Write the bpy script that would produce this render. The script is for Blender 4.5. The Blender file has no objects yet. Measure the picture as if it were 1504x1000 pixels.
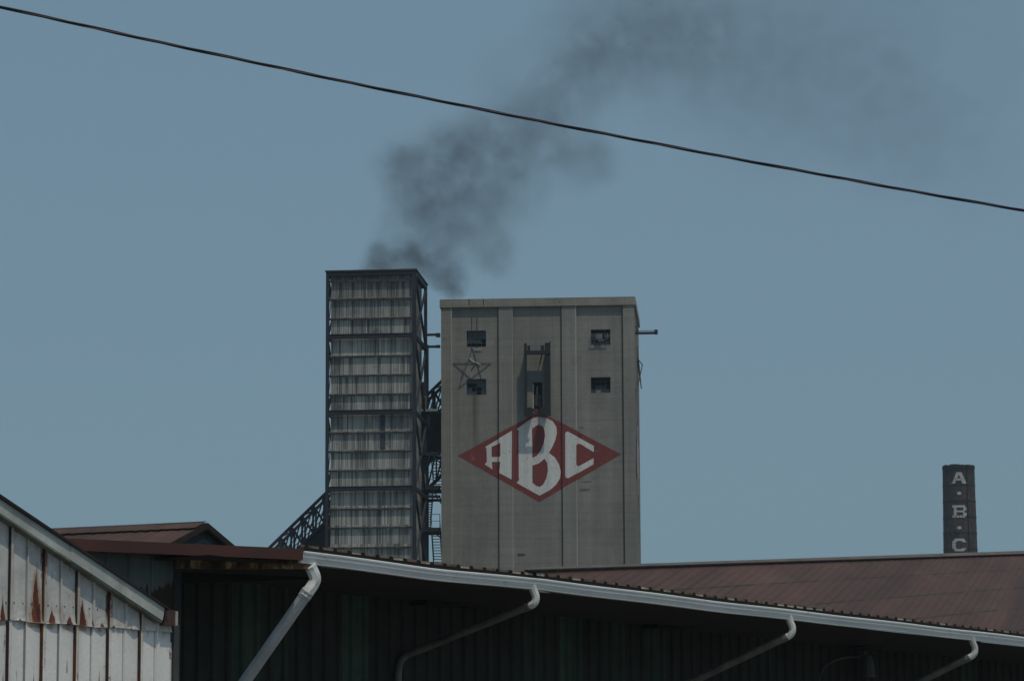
import bpy, bmesh, math, random
from mathutils import Vector, Matrix
from mathutils.geometry import tessellate_polygon
random.seed(7)
R = math.radians
sc = bpy.context.scene
col = sc.collection

# ------------------------------------------------------------------ camera
FPX = 5000.0; CAMZ = 1.7
PITCH = math.atan(760/FPX); ROLL = R(-0.25)
cam_m = Matrix.Translation((0, 0, CAMZ)) @ Matrix.Rotation(math.pi/2+PITCH, 4, 'X') @ Matrix.Rotation(ROLL, 4, 'Z')
cd = bpy.data.cameras.new('camera'); cam = bpy.data.objects.new('camera', cd); col.objects.link(cam)
cam.matrix_world = cam_m
cd.sensor_width = 36.0; cd.lens = FPX/1504*36.0; cd.clip_start = 0.5; cd.clip_end = 6000
sc.camera = cam

# ------------------------------------------------------------------ sky, sun, exposure
SUN_EL = R(65); SUN_AZ = R(27.5)     # azimuth measured from -Y towards +X
sun_dir = Vector((math.sin(SUN_AZ)*math.cos(SUN_EL), -math.cos(SUN_AZ)*math.cos(SUN_EL), math.sin(SUN_EL)))
w = bpy.data.worlds.new("World"); sc.world = w; w.use_nodes = True
wn = w.node_tree; wn.nodes.clear()
sky = wn.nodes.new('ShaderNodeTexSky'); sky.sky_type = 'NISHITA'; sky.sun_disc = False
sky.sun_elevation = SUN_EL; sky.sun_rotation = math.pi-SUN_AZ
sky.air_density = 1.0; sky.dust_density = 2.4; sky.ozone_density = 2.0; sky.altitude = 0
hs = wn.nodes.new('ShaderNodeHueSaturation'); hs.inputs['Saturation'].default_value = 0.92
bg = wn.nodes.new('ShaderNodeBackground'); bg.inputs['Strength'].default_value = 0.125
tn = wn.nodes.new('ShaderNodeMix'); tn.data_type = 'RGBA'; tn.blend_type = 'MULTIPLY'; tn.inputs[0].default_value = 1; tn.inputs[7].default_value = (.80, .97, 1.02, 1)
mz = wn.nodes.new('ShaderNodeMix'); mz.data_type = 'RGBA'; mz.inputs[0].default_value = .6; mz.inputs[7].default_value = (3.05, 4.75, 5.95, 1)   # even milky veil of a hazy day
wo = wn.nodes.new('ShaderNodeOutputWorld')
wn.links.new(sky.outputs[0], hs.inputs['Color']); wn.links.new(hs.outputs[0], tn.inputs[6]); wn.links.new(tn.outputs[2], mz.inputs[6]); wn.links.new(mz.outputs[2], bg.inputs['Color']); wn.links.new(bg.outputs[0], wo.inputs['Surface'])
sl = bpy.data.lights.new('sun', 'SUN'); sl.energy = 3.0; sl.angle = R(0.5); sl.color = (1.0, 0.90, 0.76)
so = bpy.data.objects.new('sun', sl); col.objects.link(so)
so.rotation_euler = sun_dir.to_track_quat('Z', 'Y').to_euler(); so.location = (0, 0, 80)
sc.view_settings.view_transform = 'Standard'; sc.view_settings.look = 'None'
sc.view_settings.exposure = -1.0; sc.view_settings.gamma = 1.0

# ------------------------------------------------------------------ geometry helpers
def ray(px, py):
    d = Vector(((px-752)/FPX, -(py-500)/FPX, -1.0))
    return (cam_m.to_3x3() @ d)
def at(px, py, Y):
    d = ray(px, py); return Vector((0, 0, CAMZ)) + d*(Y/d.y)

class Frame:
    """local axes: x along the facade, y into the building, z up"""
    def __init__(s, ox, oy, ang):
        s.o = Vector((ox, oy, 0)); s.a = ang
        s.e = Vector((math.cos(ang), math.sin(ang), 0)); s.b = Vector((-math.sin(ang), math.cos(ang), 0))
    def px(s, px, py, y=0.0):
        d = ray(px, py); c = Vector((0, 0, CAMZ))
        p0 = s.o + s.b*y
        t = (p0-c).dot(s.b)/d.dot(s.b)
        p = c+d*t
        return Vector(((p-s.o).dot(s.e), y, p.z))
    def loc(s, p):
        q = p-s.o; return Vector((q.dot(s.e), q.dot(s.b), q.z))
    def root(s, name, **k):
        o = bpy.data.objects.new(name, None); col.objects.link(o)
        o.location = s.o; o.rotation_euler = (0, 0, s.a); o.empty_display_size = 1
        tag(o, **k); return o

def tag(o, label=None, cat=None, group=None, kind=None):
    if label: o['label'] = label
    if cat: o['category'] = cat
    if group: o['group'] = group
    if kind: o['kind'] = kind
    return o

class MB:
    def __init__(s): s.v = []; s.f = []
    def add(s, vs, fs):
        n = len(s.v); s.v += [Vector(v) for v in vs]; s.f += [[i+n for i in f] for f in fs]; return s
    def box(s, x0, x1, y0, y1, z0, z1):
        return s.add([(x0,y0,z0),(x1,y0,z0),(x1,y1,z0),(x0,y1,z0),(x0,y0,z1),(x1,y0,z1),(x1,y1,z1),(x0,y1,z1)],
                     [(0,3,2,1),(4,5,6,7),(0,1,5,4),(1,2,6,5),(2,3,7,6),(3,0,4,7)])
    def bar(s, p, q, w, h=None, up=(0, 0, 1)):
        p = Vector(p); q = Vector(q); h = h or w
        d = (q-p).normalized(); u = Vector(up)
        if abs(d.dot(u)) > .98: u = Vector((0, 1, 0))
        a = d.cross(u).normalized()*w/2; b = a.cross(d).normalized()*h/2
        vs = [p-a-b, p+a-b, p+a+b, p-a+b, q-a-b, q+a-b, q+a+b, q-a+b]
        return s.add(vs, [(0,3,2,1),(4,5,6,7),(0,1,5,4),(1,2,6,5),(2,3,7,6),(3,0,4,7)])
    def prism(s, pts, y0, y1):
        """polygon in x,z extruded from y0 (front) to y1"""
        n = len(pts)
        vs = [(x, y0, z) for x, z in pts]+[(x, y1, z) for x, z in pts]
        fs = [list(range(n)), list(range(2*n-1, n-1, -1))]+[(i, i+n, (i+1) % n+n, (i+1) % n) for i in range(n)]
        return s.add(vs, fs)
    def sweep(s, path, prof, closed=True, cap=True, up=(0, 0, 1), scales=None):
        """prof: list of (a,b); a sideways, b up"""
        path = [Vector(p) for p in path]; n = len(prof); rings = []
        ref = None
        for i, p in enumerate(path):
            if i == 0: d = path[1]-p
            elif i == len(path)-1: d = p-path[i-1]
            else: d = (path[i+1]-p).normalized()+(p-path[i-1]).normalized()
            d.normalize()
            if ref is None:
                u = Vector(up)
                if abs(d.dot(u)) > .97: u = Vector((0, 1, 0))
                ref = (u-d*u.dot(d)).normalized()
            else:
                ref = (ref-d*ref.dot(d)).normalized()
            a = d.cross(ref)
            k = scales[i] if scales else 1
            rings.append([p+a*x*k+ref*y*k for x, y in prof])
        vs = [v for r_ in rings for v in r_]; fs = []
        m = n if closed else n-1
        for i in range(len(path)-1):
            for j in range(m):
                fs.append((i*n+j, i*n+(j+1) % n, (i+1)*n+(j+1) % n, (i+1)*n+j))
        if cap and closed:
            fs.append(list(range(n-1, -1, -1))); fs.append([(len(path)-1)*n+j for j in range(n)])
        return s.add(vs, fs)
    def tube(s, path, r, n=8, **k):
        return s.sweep(path, [(r*math.cos(2*math.pi*i/n), r*math.sin(2*math.pi*i/n)) for i in range(n)], **k)
    def build(s, name, mat, parent=None, smooth=False, fixn=True):
        me = bpy.data.meshes.new(name); me.from_pydata([tuple(v) for v in s.v], [], s.f)
        if fixn:
            bm = bmesh.new(); bm.from_mesh(me); bmesh.ops.recalc_face_normals(bm, faces=bm.faces); bm.to_mesh(me); bm.free()
        if mat: me.materials.append(mat)
        if smooth:
            for p in me.polygons: p.use_smooth = True
        o = bpy.data.objects.new(name, me); col.objects.link(o)
        if parent: o.parent = parent
        return o

def ss(a, b, t):
    t = max(0, min(1, (t-a)/(b-a))); return t*t*(3-2*t)

# ------------------------------------------------------------------ material helpers
class NT:
    def __init__(s, name):
        s.m = bpy.data.materials.new(name); s.m.use_nodes = True; s.t = s.m.node_tree
        s.b = s.t.nodes['Principled BSDF']; s.out = s.t.nodes['Material Output']
        s.tc = s.n('ShaderNodeTexCoord').outputs['Object']; s._sep = None
    def n(s, typ, **k):
        x = s.t.nodes.new(typ)
        for a, v in k.items(): setattr(x, a, v)
        return x
    def L(s, a, b): s.t.links.new(a, b)
    def put(s, sock, v):
        if isinstance(v, bpy.types.NodeSocket): s.L(v, sock)
        elif isinstance(v, tuple) and len(v) == 3 and sock.type == 'RGBA': sock.default_value = (*v, 1)
        else: sock.default_value = v
    def math(s, op, a, b=None, c=None, clamp=False):
        x = s.n('ShaderNodeMath', operation=op, use_clamp=clamp); s.put(x.inputs[0], a)
        if b is not None: s.put(x.inputs[1], b)
        if c is not None: s.put(x.inputs[2], c)
        return x.outputs[0]
    def xyz(s):
        if not s._sep:
            q = s.n('ShaderNodeSeparateXYZ'); s.L(s.tc, q.inputs[0]); s._sep = q.outputs
        return s._sep
    def scale(s, v, src=None):
        x = s.n('ShaderNodeMapping'); s.L(src or s.tc, x.inputs[0]); x.inputs['Scale'].default_value = v; return x.outputs[0]
    def noise(s, sc_=(1, 1, 1), scale=1.0, detail=4, rough=.55, dist=0.0):
        x = s.n('ShaderNodeTexNoise'); s.L(s.scale(sc_), x.inputs['Vector'])
        x.inputs['Scale'].default_value = scale; x.inputs['Detail'].default_value = detail
        x.inputs['Roughness'].default_value = rough; x.inputs['Distortion'].default_value = dist
        return x.outputs[0]
    def ramp(s, v, a, b, lo=0.0, hi=1.0):
        x = s.n('ShaderNodeMapRange'); x.interpolation_type = 'SMOOTHSTEP'
        s.put(x.inputs['Value'], v); x.inputs['From Min'].default_value = a; x.inputs['From Max'].default_value = b
        x.inputs['To Min'].default_value = lo; x.inputs['To Max'].default_value = hi; return x.outputs[0]
    def mix(s, f, a, b, typ='MIX'):
        x = s.n('ShaderNodeMix', data_type='RGBA', blend_type=typ); s.put(x.inputs[0], f); s.put(x.inputs[6], a); s.put(x.inputs[7], b); return x.outputs[2]
    def mul(s, c, f):
        """colour times scalar"""
        x = s.n('ShaderNodeMix', data_type='RGBA', blend_type='MULTIPLY'); x.inputs[0].default_value = 1
        s.put(x.inputs[6], c)
        cb = s.n('ShaderNodeCombineXYZ')
        for i in range(3): s.put(cb.inputs[i], f)
        s.L(cb.outputs[0], x.inputs[7]); return x.outputs[2]
    def done(s, colr, rough=.8, metal=0.0, bump=None, bs=.3, bd=.02, spec=None):
        s.put(s.b.inputs['Base Color'], colr); s.put(s.b.inputs['Roughness'], rough); s.b.inputs['Metallic'].default_value = metal
        if spec is not None: s.b.inputs['Specular IOR Level'].default_value = spec
        if bump is not None:
            b = s.n('ShaderNodeBump'); b.inputs['Strength'].default_value = bs; b.inputs['Distance'].default_value = bd
            s.L(bump, b.inputs['Height']); s.L(b.outputs[0], s.b.inputs['Normal'])
        return s.m

def simple(name, c, rough=.8, var=.25, sc_=3.0, rust=0.0, rustc=(.10, .035, .012), metal=0.0, stretch=(1, 1, 1), spec=None):
    t = NT(name); n = t.noise(stretch, sc_, 5, .6)
    c1 = t.mul(c, t.ramp(n, .3, .7, 1-var, 1+var))
    if rust > 0:
        r_ = t.ramp(t.noise(stretch, sc_*1.7, 6, .7), .62-rust*.3, .68-rust*.25)
        c1 = t.mix(r_, c1, rustc)
    return t.done(c1, rough, metal, t.noise((1, 1, 1), sc_*8, 3), .15, .01, spec)

M = {}
def concrete(name, base, paint=None, wear=.15, side=False):
    t = NT(name); X, Y, Z = t.xyz()
    big = t.noise((.25, .25, .18), 1.0, 5, .6)
    streak = t.noise((2.2, 2.2, .06), 1.0, 5, .65)
    fine = t.noise((6, 6, 6), 1.0, 4, .7)
    pour = t.math('SINE', t.math('MULTIPLY', Z, 2*math.pi/.62))
    jit = t.noise((.15, .15, 3.0), 1.0, 3, .6)
    f = t.math('MULTIPLY', t.ramp(big, .3, .7, .86, 1.12), t.ramp(streak, .25, .75, .86, 1.1))
    f = t.math('MULTIPLY', f, t.ramp(fine, .2, .8, .88, 1.10))
    f = t.math('MULTIPLY', f, t.ramp(jit, .3, .7, .93, 1.06))
    f = t.math('MULTIPLY', f, t.math('ADD', t.math('MULTIPLY', t.ramp(pour, .85, 1.0), -.07), 1.0))
    c = t.mul(base, f)
    if paint:
        pm = t.ramp(t.noise((1.3, 1.3, 1.3), 2.2, 7, .75), .60-wear*.3, .72, 1.0, .15)
        pc = t.mul(paint, t.math('MULTIPLY', t.ramp(fine, .2, .8, .88, 1.1), t.ramp(streak, .25, .75, .85, 1.1)))
        c = t.mix(pm, c, pc)
    return t, c, fine, streak, X, Y, Z

# ================================================================== GROUND
g = NT('ground_gravel')
gm = g.done(g.mul((.16, .145, .125), g.ramp(g.noise((1, 1, 1), .3, 8, .7), .3, .7, .7, 1.2)), .95, 0, g.noise((1, 1, 1), 6, 5), .5, .03)
b = MB(); b.add([(-3000, -600, 0), (3000, -600, 0), (3000, 4000, 0), (-3000, 4000, 0)], [(0, 1, 2, 3)])
tag(b.build('ground', gm), kind='structure')

# ================================================================== CONCRETE SILO
TH = R(-3.8)
p0 = at(648, 640, 250)
SF = Frame(p0.x, p0.y, TH)
silo = SF.root('concrete_tower', label='tall grey concrete tower with a red diamond and white letters painted on it', cat='tower')
def S(px, py, y=0): return SF.px(px, py, y)
W = S(933.2, 640).x; DEP = 11.0
zt = S(790, 449.5, -.10).z           # bottom of parapet
zp = S(790, 438.8, -.10).z           # top of parapet
REC = .20
xs = [0, S(664, 640).x, S(732.7, 640).x, S(753.7, 640).x, S(825.8, 640).x, S(847.5, 640).x, S(916.2, 640).x, W]
# openings in the panels
winpx = [(685.3, 485.3, 713.8, 509.5), (867.8, 483.6, 896.3, 506.8), (685.3, 556.3, 714, 580), (867.8, 553.6, 896.6, 577)]
def rect(p): a = S(p[0], p[3], REC); c = S(p[2], p[1], REC); return a.x, c.x, a.z, c.z
wins = [rect(p) for p in winpx]
doorr = rect((782.3, 561.2, 796.5, 600.5))
def panel(mb, x0, x1, z0, z1, y, holes, th):
    """front wall skin of thickness th with rectangular holes, reveals included"""
    zc = sorted(set([z0, z1]+[h[2] for h in holes]+[h[3] for h in holes]))
    xc = sorted(set([x0, x1]+[h[0] for h in holes]+[h[1] for h in holes]))
    inh = lambda x, z: any(h[0] < x < h[1] and h[2] < z < h[3] for h in holes)
    for i in range(len(xc)-1):
        for j in range(len(zc)-1):
            if not inh((xc[i]+xc[i+1])/2, (zc[j]+zc[j+1])/2):
                mb.add([(xc[i], y, zc[j]), (xc[i+1], y, zc[j]), (xc[i+1], y, zc[j+1]), (xc[i], y, zc[j+1])], [(0, 1, 2, 3)])
    for (a, c, d, e) in holes:
        q = y+th
        mb.add([(a, y, d), (a, q, d), (a, q, e), (a, y, e)], [(0, 1, 2, 3)])
        mb.add([(c, y, d), (c, q, d), (c, q, e), (c, y, e)], [(3, 2, 1, 0)])
        mb.add([(a, y, d), (c, y, d), (c, q, d), (a, q, d)], [(0, 1, 2, 3)])
        mb.add([(a, y, e), (c, y, e), (c, q, e), (a, q, e)], [(3, 2, 1, 0)])

t, c, fine, streak, X, Y, Z = concrete('weathered_concrete', (.228, .220, .197))
# rust run under the lower left window, soot under the sills
def run(t, X, Z, x0, w0, zb, zt_, nz, amt):
    dx = t.math('ABSOLUTE', t.math('SUBTRACT', X, x0))
    a = t.ramp(t.math('ADD', dx, t.math('MULTIPLY', nz, w0*.8)), w0*1.4, w0*.3, 0, 1)
    zz = t.math('MULTIPLY', t.ramp(Z, zb, zt_-.3, 0, 1), t.ramp(Z, zt_, zt_+.05, 1, 0))
    return t.math('MULTIPLY', t.math('MULTIPLY', a, zz), amt)
wl = wins[2]; wx = S(697, 590, REC).x
c = t.mix(run(t, X, Z, wx, .34, wl[2]-7.5, wl[2], streak, .85), c, (.105, .06, .025))
for wi in wins:
    c = t.mix(run(t, X, Z, (wi[0]+wi[1])/2, .9, wi[2]-2.2, wi[2], streak, .22), c, (.07, .065, .055))
for pxx in (702, 690, 864, 775, 735):
    c = t.mix(run(t, X, Z, S(pxx, 600).x, .2, 20, 36 if pxx != 735 else 25, streak, .18), c, (.34, .33, .30) if pxx in (735, 864) else (.08, .07, .06))
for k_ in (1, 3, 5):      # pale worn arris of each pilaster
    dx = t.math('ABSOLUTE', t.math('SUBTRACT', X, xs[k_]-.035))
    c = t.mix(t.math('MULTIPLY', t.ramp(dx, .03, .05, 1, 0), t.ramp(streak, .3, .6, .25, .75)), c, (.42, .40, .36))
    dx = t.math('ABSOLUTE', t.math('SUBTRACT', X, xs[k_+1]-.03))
    c = t.mix(t.math('MULTIPLY', t.ramp(dx, .03, .07, 1, 0), .75), c, (.05, .052, .05))   # pilaster's shadow painted as a dark line on the panel
patch = t.ramp(t.noise((.5, .5, .35), 1.3, 7, .72), .52, .66)
c = t.mix(t.math('MULTIPLY', patch, .28), c, (.12, .12, .11))
c = t.mix(t.math('MULTIPLY', t.ramp(t.noise((1.1, 1.1, .03), 1.0, 4, .6), .56, .70), .35), c, (.11, .105, .095))
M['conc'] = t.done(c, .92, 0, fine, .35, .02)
t, c, fine, streak, X, Y, Z = concrete('parapet_concrete', (.255, .24, .20))
M['parapet'] = t.done(c, .92, 0, fine, .4, .02)

b = MB(); ztop = zp-.25
for i in (0, 2, 4, 6):      # pilasters
    b.box(xs[i], xs[i+1], 0, REC+.002, 0, zt+.1)
allh = wins+[doorr]
for i in (1, 3, 5):
    hs_ = [h for h in allh if xs[i] < (h[0]+h[1])/2 < xs[i+1]]
    panel(b, xs[i], xs[i+1], 0, zt+.1, REC, hs_, .35)
# side and back walls with their own pilasters on the right side
b.add([(0, REC, 0), (0, DEP, 0), (0, DEP, zt+.1), (0, REC, zt+.1)], [(3, 2, 1, 0)])
b.add([(W-.1, REC, 0), (W-.1, DEP, 0), (W-.1, DEP, zt+.1), (W-.1, REC, zt+.1)], [(0, 1, 2, 3)])
b.add([(0, DEP, 0), (W, DEP, 0), (W, DEP, zt+.1), (0, DEP, zt+.1)], [(3, 2, 1, 0)])
for y0 in (.14, 3.2, 6.6, 9.8):
    b.box(W-.1, W, y0, y0+1.15, 0, zt+.1)
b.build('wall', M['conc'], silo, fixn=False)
b = MB(); b.box(-.10, W+.10, -.10, DEP+.10, zt, zp); 
pr = b.build('parapet', M['parapet'], silo)
b = MB(); b.box(-.06, W+.06, -.06, DEP+.06, zp, zp+.06); b.build('coping', simple('coping_metal', (.16, .14, .11), .7), silo)
# little stain drips & brackets on the parapet
t = NT('soot'); sootm = t.done((.03, .03, .03), .9)
b = MB()
for (pxx, y0, y1) in ((688.5, 440, 448), (709.5, 439.5, 448.5), (821.5, 442, 444.5)):
    a = S(pxx, y1, -.102); c_ = S(pxx+1.2, y0, -.102); b.box(a.x, c_.x, -.115, -.09, a.z, c_.z)
    b.build('conduit_stub', sootm, silo); b = MB()
for (x0, x1, y) in ((692.5, 693.3, 0), (700.2, 700.9, 0)):
    a = S(x0, 513, REC); q = S(x0+.5, 466, REC)
    MB().bar((a.x, REC-.04, a.z), (q.x, REC-.04, q.z), .035).build('wire', sootm, silo)

# windows
darkroom = simple('dark_interior', (.012, .012, .013), .95, .1)
sash = simple('steel_sash', (.035, .04, .042), .7, .3)
def glassmat(name, c, rough=.25):
    t = NT(name); return t.done(t.mul(c, t.ramp(t.noise((1, 1, 1), 2, 4), .3, .7, .6, 1.3)), rough, 0, None, spec=.4)
g_dirty = glassmat('dirty_glass', (.045, .055, .062)); g_dark = glassmat('dark_glass', (.01, .012, .014)); g_pale = glassmat('pale_glass', (.22, .24, .24), .5)
def window(rc, cols, rows, fill, label=None):
    x0, x1, z0, z1 = rc; fr = MB(); y = REC+.26; tk = .05
    fr.box(x0+.003, x1-.003, y, y+.06, z0+.003, z0+tk); fr.box(x0+.003, x1-.003, y, y+.06, z1-tk, z1-.003)
    fr.box(x0+.003, x0+tk, y, y+.06, z0+tk, z1-tk); fr.box(x1-tk, x1-.003, y, y+.06, z0+tk, z1-tk)
    for i in range(1, cols): xx = x0+(x1-x0)*i/cols; fr.box(xx-.018, xx+.018, y+.01, y+.05, z0+tk, z1-tk)
    for j in range(1, rows): zz = z0+(z1-z0)*j/rows; fr.box(x0+tk, x1-tk, y+.012, y+.048, zz-.018, zz+.018)
    wo_ = fr.build('window', sash, silo)
    for key, mt in (('d', g_dirty), ('k', g_dark), ('p', g_pale)):
        pm = MB(); k = 0
        for j in range(rows):
            for i in range(cols):
                if fill[j][i] == key:
                    xa = x0+(x1-x0)*i/cols+.02; xb = x0+(x1-x0)*(i+1)/cols-.02
                    zb = z1-(z1-z0)*j/rows-.02; za = z1-(z1-z0)*(j+1)/rows+.02
                    dy = random.uniform(-.004, .004)
                    pm.add([(xa, y+.03+dy, za), (xb, y+.03-dy, za), (xb, y+.035-dy, zb), (xa, y+.035+dy, zb)], [(0, 1, 2, 3)]); k += 1
        if k: pm.build('pane', mt, wo_, fixn=False)
    rm = MB(); rm.box(x0-.2, x1+.2, y+.9, y+1.0, z0-.3, z1+.3); rm.box(x0-.2, x1+.2, y+.1, y+.9, z0-.4, z0-.3); rm.build('room_back', darkroom, wo_)
    return wo_
window(wins[0], 4, 4, ['dddd', 'dddd', 'ddd ', '    '])
window(wins[1], 3, 4, ['   ', 'p p', 'kpk', 'ddd'])
window(wins[2], 4, 4, ['dddd', '  dd', 'd  d', 'dd d'])
window(wins[3], 4, 4, ['    ', '    ', ' kk ', 'dpdd'])
# hopper sash hanging out of the upper right window
hz = wins[1]; b = MB()
xa, xb = hz[0]+.02, hz[0]+1.25
zA = hz[2]+.25; 
pz = [(xa, REC-.28, zA+.15), (xb, REC-.28, zA+.15), (xb, REC+.05, zA+.62), (xa, REC+.05, zA+.62)]
for i in range(4): b.bar(pz[i], pz[(i+1) % 4], .05)
b.bar(((xa+xb)/2, REC-.28, zA+.15), ((xa+xb)/2, REC+.05, zA+.62), .03)
hp = b.build('hopper_sash', sash, silo)
MB().add([(pz[0][0]+.35, pz[0][1], pz[0][2]), (pz[0][0]+.85, pz[1][1], pz[1][2]), (pz[0][0]+.85, pz[2][1], pz[2][2]), (pz[0][0]+.35, pz[3][1], pz[3][2])], [(0, 1, 2, 3)]).build('pane', g_dirty, hp)
# doorway with a jammed door leaf
x0, x1, z0, z1 = doorr
b = MB(); b.box(x0-.2, x1+.2, 1.6, 1.7, z0-.2, z1+.2)
b.build('doorway', darkroom, silo)
whitew = simple('white_frame', (.42, .42, .39), .7, .2)
b = MB(); b.box(x0+.003, x0+.09, REC+.05, REC+.3, z0+.05, z1-.12); b.box(x0+.30, x0+.36, .35, .4, z0+.95, z1-.3)
b.build('door_frame', whitew, silo)
b = MB(); b.add([(x0+.2, .3, z0+.3), (x1-.12, .42, z0+.05), (x1-.12, .42, z0+1.05), (x0+.2, .3, z0+1.15), (x0+.2, .34, z0+.3), (x1-.12, .46, z0+.05), (x1-.12, .46, z0+1.05), (x0+.2, .34, z0+1.15)],
        [(0, 1, 2, 3), (7, 6, 5, 4), (0, 4, 5, 1), (1, 5, 6, 2), (2, 6, 7, 3), (3, 7, 4, 0)])
b.build('door', simple('rusty_door', (.10, .06, .05), .8, .3), silo)

# painted sign ---------------------------------------------------
def cropS(x, y): return (650+x/5.371, 590+y/5.371)
def conform(polys, name, mat, parent, lift):
    me = bpy.data.meshes.new(name); bm = bmesh.new()
    for poly in polys:
        pts = [S(*cropS(*q)) for q in poly]
        vs = [bm.verts.new((p.x, 0, p.z)) for p in pts]
        for tri in tessellate_polygon([[Vector((p.x, p.z, 0)) for p in pts]]): bm.faces.new([vs[i] for i in tri])
    for xv in xs[1:-1]:
        bmesh.ops.bisect_plane(bm, geom=bm.verts[:]+bm.edges[:]+bm.faces[:], plane_co=(xv, 0, 0), plane_no=(1, 0, 0))
    bmesh.ops.split_edges(bm, edges=bm.edges)
    for f in bm.faces:
        cx = f.calc_center_median().x
        y = 0
        for i in (1, 3, 5):
            if xs[i] < cx < xs[i+1]: y = REC
        for v in f.verts: v.co.y = y-lift
        if f.normal.y > 0: f.normal_flip()
    bm.to_mesh(me); bm.free(); me.materials.append(mat)
    o = bpy.data.objects.new(name, me); col.objects.link(o); o.parent = parent; return o
t, c, fine, streak, X, Y, Z = concrete('red_sign_paint', (.235, .225, .195), (.185, .035, .032), .05)
redp = t.done(c, .85, 0, fine, .3, .02)
t, c, fine, streak, X, Y, Z = concrete('white_sign_paint', (.235, .225, .195), (.62, .62, .60), .18)
whp = t.done(c, .85, 0, fine, .3, .02)
dia = [[(118, 423), (765, 72), (1407, 411), (762, 788)]]
sign = conform(dia, 'painted_diamond', redp, silo, .008); sign['label'] = 'red painted diamond'
A_ = [[(336, 352), (352, 342), (548, 227), (545, 612), (447, 560), (455, 472), (388, 470), (392, 530), (331, 490), (348, 470), (345, 368)]]
B_ = [[(586, 212), (640, 170), (700, 130), (750, 116), (812, 120), (868, 150), (897, 195), (902, 240), (888, 300), (866, 350), (838, 400), (885, 435), (918, 490), (932, 550), (925, 600), (895, 650), (850, 690), (765, 737), (710, 708), (583, 636), (604, 612), (600, 590), (598, 245), (604, 232)]]
C_ = [[(967, 252), (974, 236), (990, 234), (1193, 345), (1193, 395), (1085, 328), (1062, 330), (1055, 345), (1055, 490), (1062, 503), (1080, 502), (1190, 441), (1190, 490), (992, 602), (974, 598), (968, 580)]]
cA = [[(386, 352), (456, 322), (456, 430), (386, 431)]]
cB = [[(705, 215), (730, 190), (757, 176), (790, 192), (804, 225), (808, 265), (797, 320), (778, 372), (745, 420), (708, 440)],
      [(708, 500), (760, 482), (803, 445), (825, 480), (830, 540), (817, 600), (792, 650), (765, 667), (735, 657), (708, 632)]]
for P_, C2 in ((A_, cA), (B_, cB), (C_, None)):
    L_ = conform(P_, 'painted_letter', whp, sign, .016)
    if C2: conform(C2, 'letter_counter', redp, L_, .024)
# diamond and letters on the right side of the tower, seen edge on
b = MB(); zc = S(800, 665).z; b.add([(W+.008, 1.8, zc), (W+.008, 5.5, zc-4), (W+.008, 9.2, zc), (W+.008, 5.5, zc+4)], [(0, 1, 2, 3)])
sd = b.build('painted_diamond', redp, silo, fixn=False)
b = MB(); b.box(W+.01, W+.015, 3.6, 4.1, zc-1.2, zc+1.2); b.box(W+.01, W+.015, 5.0, 5.9, zc-2.6, zc+2.6); b.box(W+.01, W+.015, 6.9, 7.4, zc-1.2, zc+1.2); b.build('painted_letter', whp, sd)

steel = simple('dark_steel', (.008, .010, .014), .65, .35, 1.5)
steelb = simple('blue_black_steel', (.009, .012, .021), .6, .35, 1.5)
# outrigger beam at the right side
a = S(934, 488.3, 1.5); q = S(965.5, 488.6, 1.5)
b = MB(); b.box(a.x-.05, q.x, 1.35, 1.62, a.z-.14, a.z+.02); b.box(a.x-.05, q.x-.2, 1.45, 1.5, a.z+.1, a.z+.14)
b.box(q.x-.22, q.x+.03, 1.38, 1.6, a.z-.16, a.z+.18); b.bar((a.x, 1.47, a.z+.5), (a.x+.1, 1.47, a.z), .08)
b.build('outrigger_beam', steelb, silo)
# small horizontal scars / ledge bars
for (xa, xb, yy, sl_) in ((855, 869, 708, -.5), (1e9, 0, 0, 0), (760, 771, 813.7, -.3), (852, 858, 628, .8)):
    if xa > 5000: continue
    a = S(xa, yy, REC); q = S(xb, yy+sl_, REC); yb = REC if xa < 800 else 0
    MB().bar((a.x, yb-.03, a.z), (q.x, yb-.03, q.z), .05, .05).build('ledge_bar', sootm, silo)

# hoist frame ----------------------------------------------------
def hz_(px, py, y): return S(px, py, y)
hoist = SF.root('hoist_frame', label='black steel hoist frame bolted over the doorway of the concrete tower', cat='hoist frame')
PJ = -.82
hm = simple('hoist_steel', (.006, .007, .009), .75, .3)
lx0 = S(769.9, 560, PJ).x; lx1 = S(773.9, 560, PJ).x; rx0 = S(800.5, 560, PJ).x; rx1 = S(808.6, 560, PJ).x
zt_ = S(770, 504, PJ).z; zb_ = S(770, 609, PJ).z; zcr = S(790, 517.3, PJ).z
hroot_y = REC
for (x0, x1) in ((lx0, lx1), (rx0, rx1)):
    b = MB(); b.box(x0, x1, PJ, PJ+.10, zb_, zt_); b.box(x0+.06 if x0 > 8 or x0 < 0 else x0+.06, x0+.11, PJ+.10, hroot_y-.01, zb_+.1, zt_-.25)
    b.build('column', hm, hoist)
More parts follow.
